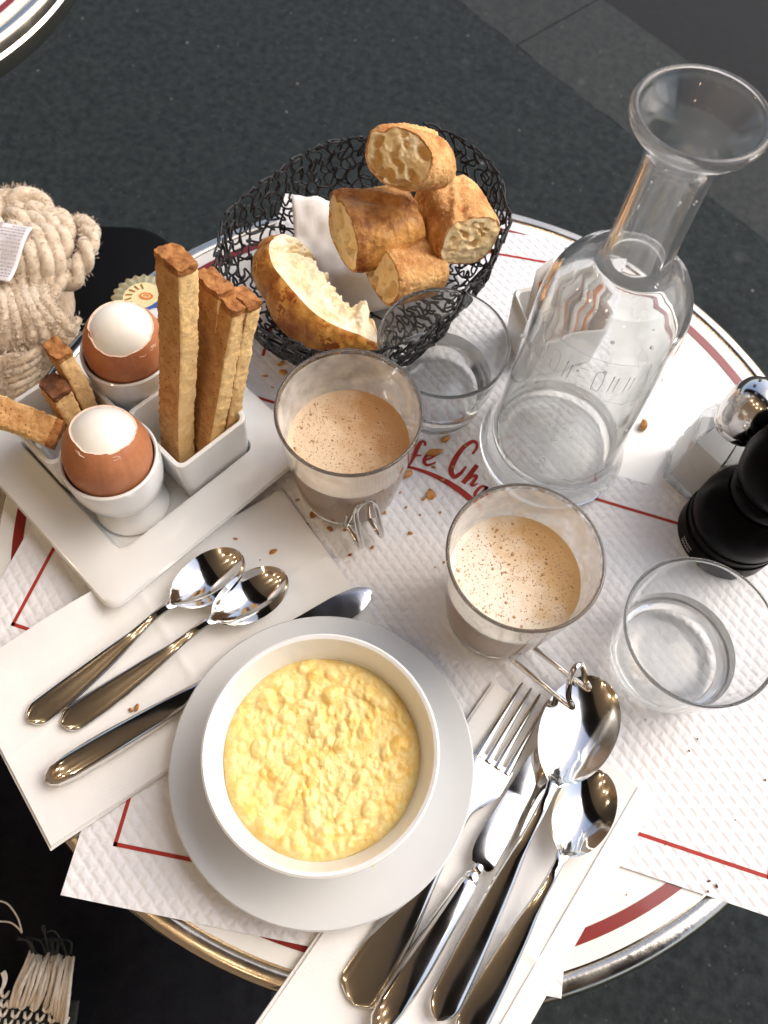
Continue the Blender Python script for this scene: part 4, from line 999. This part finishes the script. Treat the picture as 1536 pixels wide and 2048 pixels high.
c_ = at(287, 600, .014)
t = thing('butter_portion', 'round gold foil portion with orange and blue print behind the egg tray', 'foil portion', (c_.x, c_.y, .0010))
bm = bmesh.new(); rr = []
for r, z, wv in ((.001, 0, 0), (.019, 0, 0), (.0205, .006, .0), (.0205, .0125, .0), (.0232, .0135, .0012), (.0230, .0142, .0012), (.0200, .0146, 0), (.001, .0150, 0)):
    rr.append([((r + wv * math.sin(a * 22)) * math.cos(a), (r + wv * math.sin(a * 22)) * math.sin(a), z + wv * .4 * math.cos(a * 22)) for a in (2 * math.pi * k / 132 for k in range(132))])
rings(bm, rr, True); obj('foil_cup', bm, FOIL, t, sharp=30)
bm = bmesh.new(); lathe(bm, [(.001, .0153), (.0150, .0151)], 48); obj('printed_lid', bm, PALE, t)
bm = bmesh.new(); lathe(bm, [(.001, 0), (.0045, 0)], 24); o = obj('orange_badge', bm, ORANGE, t, (.002, .002, .0156)); o.scale = (1.2, .75, 1)
bm = bmesh.new(); lathe(bm, [(.0018, 0), (.0026, 0)], 20); o = obj('pale_oval', bm, PALE, t, (.002, .002, .0158)); o.scale = (1.3, .7, 1)
bm = bmesh.new(); ribbon(bm, smooth([V((.004, -.012, 0)), V((.010, -.007, 0)), V((.0145, -.001, 0))], 5), .0045, .0156); obj('blue_band', bm, BLUE, t)
for k in range(6):
    a = R(100 + k * 22); bm = bmesh.new(); ribbon(bm, [V((.0085 * math.cos(a), .0085 * math.sin(a), 0)), V((.0135 * math.cos(a + .15), .0135 * math.sin(a + .15), 0))], .0011, .0157); obj('dark_ray', bm, TCRUST, t)

# ---------------------------------------------------------------- chairs, scarf, coat
def chair(label, x, y, rotz, seatz=-.30):
    t = thing('cafe_chair', label, 'chair', (x, y, GZ), rotz, 'black cafe chairs'); h = seatz - GZ
    bm = bmesh.new(); rings(bm, [rsq(.205, .06, h - .03), rsq(.212, .06, h - .02), rsq(.212, .06, h - .006), rsq(.205, .06, h), rsq(.10, .04, h - .004)], True, True, True); obj('seat', bm, BLACKS, t)
    for sx, sy in ((1, 1), (1, -1), (-1, 1), (-1, -1)):
        bm = bmesh.new(); tube(bm, [(sx * .17, sy * .17, h - .02), (sx * .20, sy * .20, 0)], .012, 8); obj('leg', bm, BLACKS, t)
    bm = bmesh.new(); tube(bm, smooth([(-.18, .19, h), (-.22, .19, h + .25), (-.235, .12, h + .36), (-.24, 0, h + .38), (-.235, -.12, h + .36), (-.22, -.19, h + .25), (-.18, -.19, h)], 5), .011, 8); obj('back_frame', bm, BLACKS, t)
    return t
chair('black cafe chair at the left under the beige knitted scarf', -.452, .438, R(6), -.20)
chair('black cafe chair at the lower left under the black coat', -.42, -.18, R(40), -.30)

# beige chunky knit scarf: braided ropes, a ribbed end, a care label
sc = thing('knitted_scarf', 'chunky beige knitted scarf with a white care label, heaped on the chair', 'scarf', at(40, 600, -.17))
so = sc.location.copy()
ropes = []
def rope(pts, r, tw=1.0, m=WOOL, nst=2, name='braid'):
    P = smooth([at(*p) for p in pts], 10); n = len(P); Ls = [0]
    for a, b in zip(P, P[1:]): Ls.append(Ls[-1] + (b - a).length)
    bm = bmesh.new()
    for k in range(nst):
        Q = []
        for i in range(n):
            tg = (P[min(i + 1, n - 1)] - P[max(i - 1, 0)]).normalized(); s1 = tg.cross(V((0, 0, 1))).normalized(); s2 = s1.cross(tg)
            ph = Ls[i] / (r * 4.6) * 2 * math.pi * tw + k * 2 * math.pi / nst
            Q.append(P[i] + (s1 * math.cos(ph) + s2 * math.sin(ph) * .8) * r * .52 - so)
        tube(bm, Q, [r * .66 * (1 + .12 * N(q_, 160, k)) for q_ in Q], 9)
    ropes.append((P, r)); return obj(name, bm, m, sc, sharp=None)
zs = -.085
rope([(108, 572, zs), (150, 555, zs), (172, 505, zs + .01), (180, 465, zs + .005), (160, 448, zs - .01), (143, 470, zs - .02)], .0085)
rope([(92, 575, zs), (112, 520, zs + .012), (128, 470, zs + .012), (120, 440, zs), (100, 442, zs)], .0095)
rope([(70, 580, zs), (88, 520, zs + .018), (98, 465, zs + .018), (92, 432, zs + .005), (75, 430, zs - .01)], .0100)
rope([(45, 580, zs), (60, 520, zs + .02), (72, 470, zs + .02), (66, 430, zs + .01), (45, 418, zs)], .0100)
rope([(20, 585, zs), (32, 520, zs + .02), (40, 460, zs + .02), (30, 420, zs + .01)], .0105)
rope([(-30, 560, zs), (-20, 500, zs + .02), (-10, 450, zs + .02)], .0105)
rope([(-20, 440, zs + .01), (10, 405, zs + .012), (45, 398, zs + .012), (78, 412, zs + .008), (92, 445, zs + .004)], .0115)
rope([(-30, 470, zs - .01), (0, 440, zs), (28, 425, zs + .004), (50, 425, zs + .008)], .0105)
# ribbed end: rows of knit side by side, spreading from the knot
for k in range(7):
    x0 = -18 + k * 20; x1 = -40 + k * 30
    rope([(x0, 570, zs + .002), (x0 * .85 + 6, 615, zs + .016), (x1 * .85 + 8, 665, zs + .016), (x1 + 2, 712 - k * 4, zs + .004)], .0088, .30, WOOL if k % 3 else WOOLD, 2, 'rib')
for k in range(7):
    rope([(-60, 742 + k * 14, zs + .010 - .004 * k), (0, 728 + k * 15, zs + .012 - .004 * k), (60, 712 + k * 14, zs + .010 - .005 * k), (112, 680 + k * 13, zs - .002 - .005 * k), (150 - k * 4, 640 + k * 12, zs - .02)], .0060, .35, WOOL if k % 2 else WOOLD, 2, 'band')
bm = bmesh.new(); bmesh.ops.create_icosphere(bm, subdivisions=5, radius=1)
ctr = at(-8, 600, -.135)
for v in bm.verts:
    n_ = 1 + .10 * N(v.co, 3); v.co = Vector((v.co.x * .072 * n_, v.co.y * .115 * n_, v.co.z * .048 * n_))
    v.co = Matrix.Rotation(R(8), 3, 'Z') @ v.co + ctr - so
obj('knit_body', bm, WOOLD, sc, sharp=None)
# wool fuzz
bm = bmesh.new(); rg = random.Random(5)
for k in range(30000):
    P, r = ropes[rg.randrange(len(ropes))]; p = P[rg.randrange(len(P))]
    d = V((rg.gauss(0, 1), rg.gauss(0, 1), rg.gauss(.5, .8))).normalized(); b = p + d * r * rg.uniform(.75, 1.05) - so
    l_ = rg.uniform(.002, .0065); e = (d + V((rg.gauss(0, .8), rg.gauss(0, .8), rg.gauss(0, .8)))).normalized(); s_ = e.cross(d).normalized() * .00012
    if s_.length == 0: continue
    m_ = b + e * l_ * .5 + d * l_ * .2
    v0, v1, v2, v3 = bm.verts.new(b - s_), bm.verts.new(b + s_), bm.verts.new(m_ + s_), bm.verts.new(b + e * l_)
    bm.faces.new((v0, v1, v2)); bm.faces.new((v0, v2, v3))
obj('wool_fuzz', bm, WOOL, sc, sharp=None, kind='stuff')
# care label
qa, qb, qc, qd = at(4, 444, zs + .034), at(66, 455, zs + .036), at(18, 562, zs + .030), at(-50, 552, zs + .030)
bm = bmesh.new(); g_ = []
for i in range(13):
    row = []
    for j in range(9):
        p = (qa * (1 - j / 8) + qb * (j / 8)) * (1 - i / 12) + (qd * (1 - j / 8) + qc * (j / 8)) * (i / 12); p.z += .003 * math.sin(i * .5) + .001 * N(p, 60); row.append(bm.verts.new(p - so))
    g_.append(row)
for i in range(12):
    for j in range(8): bm.faces.new((g_[i][j], g_[i + 1][j], g_[i + 1][j + 1], g_[i][j + 1]))
lab = obj('care_label', bm, TAGM, sc); sm = lab.modifiers.new('thick', 'SOLIDIFY'); sm.thickness = .0004
for k in range(15):                                      # rows of tiny illegible print
    i = 1 + k * .72; bm = bmesh.new()
    x0, x1 = (.12, .92) if k % 4 else (.45, .9); xs_ = x0
    while xs_ < x1:
        ln = rnd.uniform(.03, .10)
        pts = []
        for f in (xs_, min(x1, xs_ + ln)):
            p = (qa * (1 - f) + qb * f) * (1 - i / 12) + (qd * (1 - f) + qc * f) * (i / 12); p.z += .003 * math.sin(i * .5) + .0016; pts.append(p - so)
        s_ = (qd - qa).normalized() * .00055
        bm.faces.new([bm.verts.new(q_) for q_ in (pts[0] - s_, pts[1] - s_, pts[1] + s_, pts[0] + s_)]); xs_ += ln + .03
    obj('printed_row', bm, GREYINK, lab)

# black coat on the lower left chair
bm = bmesh.new(); g_ = []
for i in range(61):
    row = []
    for j in range(61):
        x = -.78 + .72 * i / 60; y = -.50 + .66 * j / 60
        q_ = (x * .8 + y * .5)
        e_ = max(abs(i - 30) / 30, abs(j - 30) / 30); z = -.245 + .020 * math.sin(q_ * 22 + 2 * N((x, y, 0), 4)) + .018 * N((x, y, 0), 7) - .16 * max(0, e_ - .72) ** 1.4 * 3
        row.append(bm.verts.new((x + .01 * N((x, y, 1), 9), y + .01 * N((x, y, 2), 9), z)))
    g_.append(row)
for i in range(60):
    for j in range(60): bm.faces.new((g_[i][j], g_[i + 1][j], g_[i + 1][j + 1], g_[i][j + 1]))
o = tag(obj('black_coat', bm, BLACKF, sharp=None), 'black coat draped over the chair at the lower left', 'coat'); sm = o.modifiers.new('thick', 'SOLIDIFY'); sm.thickness = .006

# knitted scarf with fringe on the coat
zf_ = -.185
fs = thing('fringed_scarf', 'black and cream knitted scarf with a cream yarn fringe on the black coat', 'scarf', at(70, 2000, zf_ - .02)); fo_ = fs.location.copy()
bm = bmesh.new(); pb = [at(-60, 1985, zf_ - .006), at(132, 2010, zf_ - .006), at(128, 2200, zf_ - .01), at(-90, 2180, zf_ - .01)]
sheet(bm, pb[3] - fo_, pb[2] - pb[3], pb[0] - pb[3], 16, 16, lambda u, v, p: zf_ - .006 - fo_.z + .003 * N(p, 40), .01); obj('knit_base', bm, GREYY, fs)
for r_i in range(11):                                    # cream V stitches on dark ground
    bm = bmesh.new()
    for c_i in range(17):
        f, g2 = c_i / 16, r_i / 10
        p = (pb[0] * (1 - f) + pb[1] * f) * (1 - g2) + (pb[3] * (1 - f) + pb[2] * f) * g2
        if (r_i + c_i) % 2 and rnd.random() < .85: continue
        for sg in (-1, 1):
            a = p + V((0, 0, .0035)) - fo_; tube(bm, [a, a + V((.0018 * sg, .0018, .0016)), a + V((.0026 * sg, .0046, .0004))], [.0011, .0013, .0009], 6)
    if len(bm.verts): obj('stitch_row', bm, YARN, fs, sharp=None)
    else: bm.free()
for k in range(30):                                      # the fringe strands
    f = k / 29; x0 = 20 + 108 * f + rnd.uniform(-3, 3); y0 = 2000 + rnd.uniform(0, 14) + 10 * f; x1 = 62 + 84 * f + rnd.uniform(-3, 3); y1 = 1905 + 14 * f + rnd.uniform(-5, 5)
    if f > .7: y0 += 40 * (f - .7) / .3 + rnd.uniform(0, 10)
    zz = zf_ + rnd.uniform(0, .008)
    P = smooth([at(x0, y0, zf_ - .002), at(x0 * .6 + x1 * .4 + rnd.uniform(-5, 3), y0 * .62 + y1 * .38, zz + .006), at(x1 * .75 + x0 * .25 + rnd.uniform(-3, 3), y0 * .25 + y1 * .75, zz + .006), at(x1, y1, zf_ + .002)], 6)
    dark = k in (9, 17, 23)
    bm = bmesh.new(); tube(bm, [p - fo_ for p in P], [.0014 + .0003 * N(p, 300) for p in P], 6); obj('fringe_strand', bm, GREYY if dark else YARN, fs, sharp=None)
for k in range(14):                                      # dark yarn ends and loops above
    x0 = 60 + rnd.uniform(0, 84); P = smooth([at(x0, 1908, zf_ + .004), at(x0 - rnd.uniform(-4, 14), 1890 - rnd.uniform(0, 8), zf_ + .008), at(x0 - rnd.uniform(5, 40), 1880 - rnd.uniform(0, 6), zf_)], 5)
    bm = bmesh.new(); tube(bm, [p - fo_ for p in P], .0008, 5); obj('dark_strand', bm, GREYY, fs, sharp=None)
for pts in ([(95, 1905), (90, 1872), (84, 1856), (89, 1853), (92, 1880), (100, 1905)], [(94, 1864), (108, 1862), (122, 1880), (135, 1912)], [(-10, 1800), (15, 1808), (35, 1835), (44, 1865)], [(-10, 1842), (20, 1845), (36, 1856), (44, 1866)], [(-12, 1990), (6, 1975), (12, 1955), (8, 1942)], [(-20, 1998), (0, 1985), (8, 1962), (4, 1945)]):
    bm = bmesh.new(); P = smooth([at(x, y, zf_ + .01) - fo_ for x, y in pts], 6); tube(bm, P, .0012 if pts[0][1] > 1950 else .0006, 6); obj('loose_yarn', bm, YARN if pts[0][0] < 0 else GREYY, fs, sharp=None)
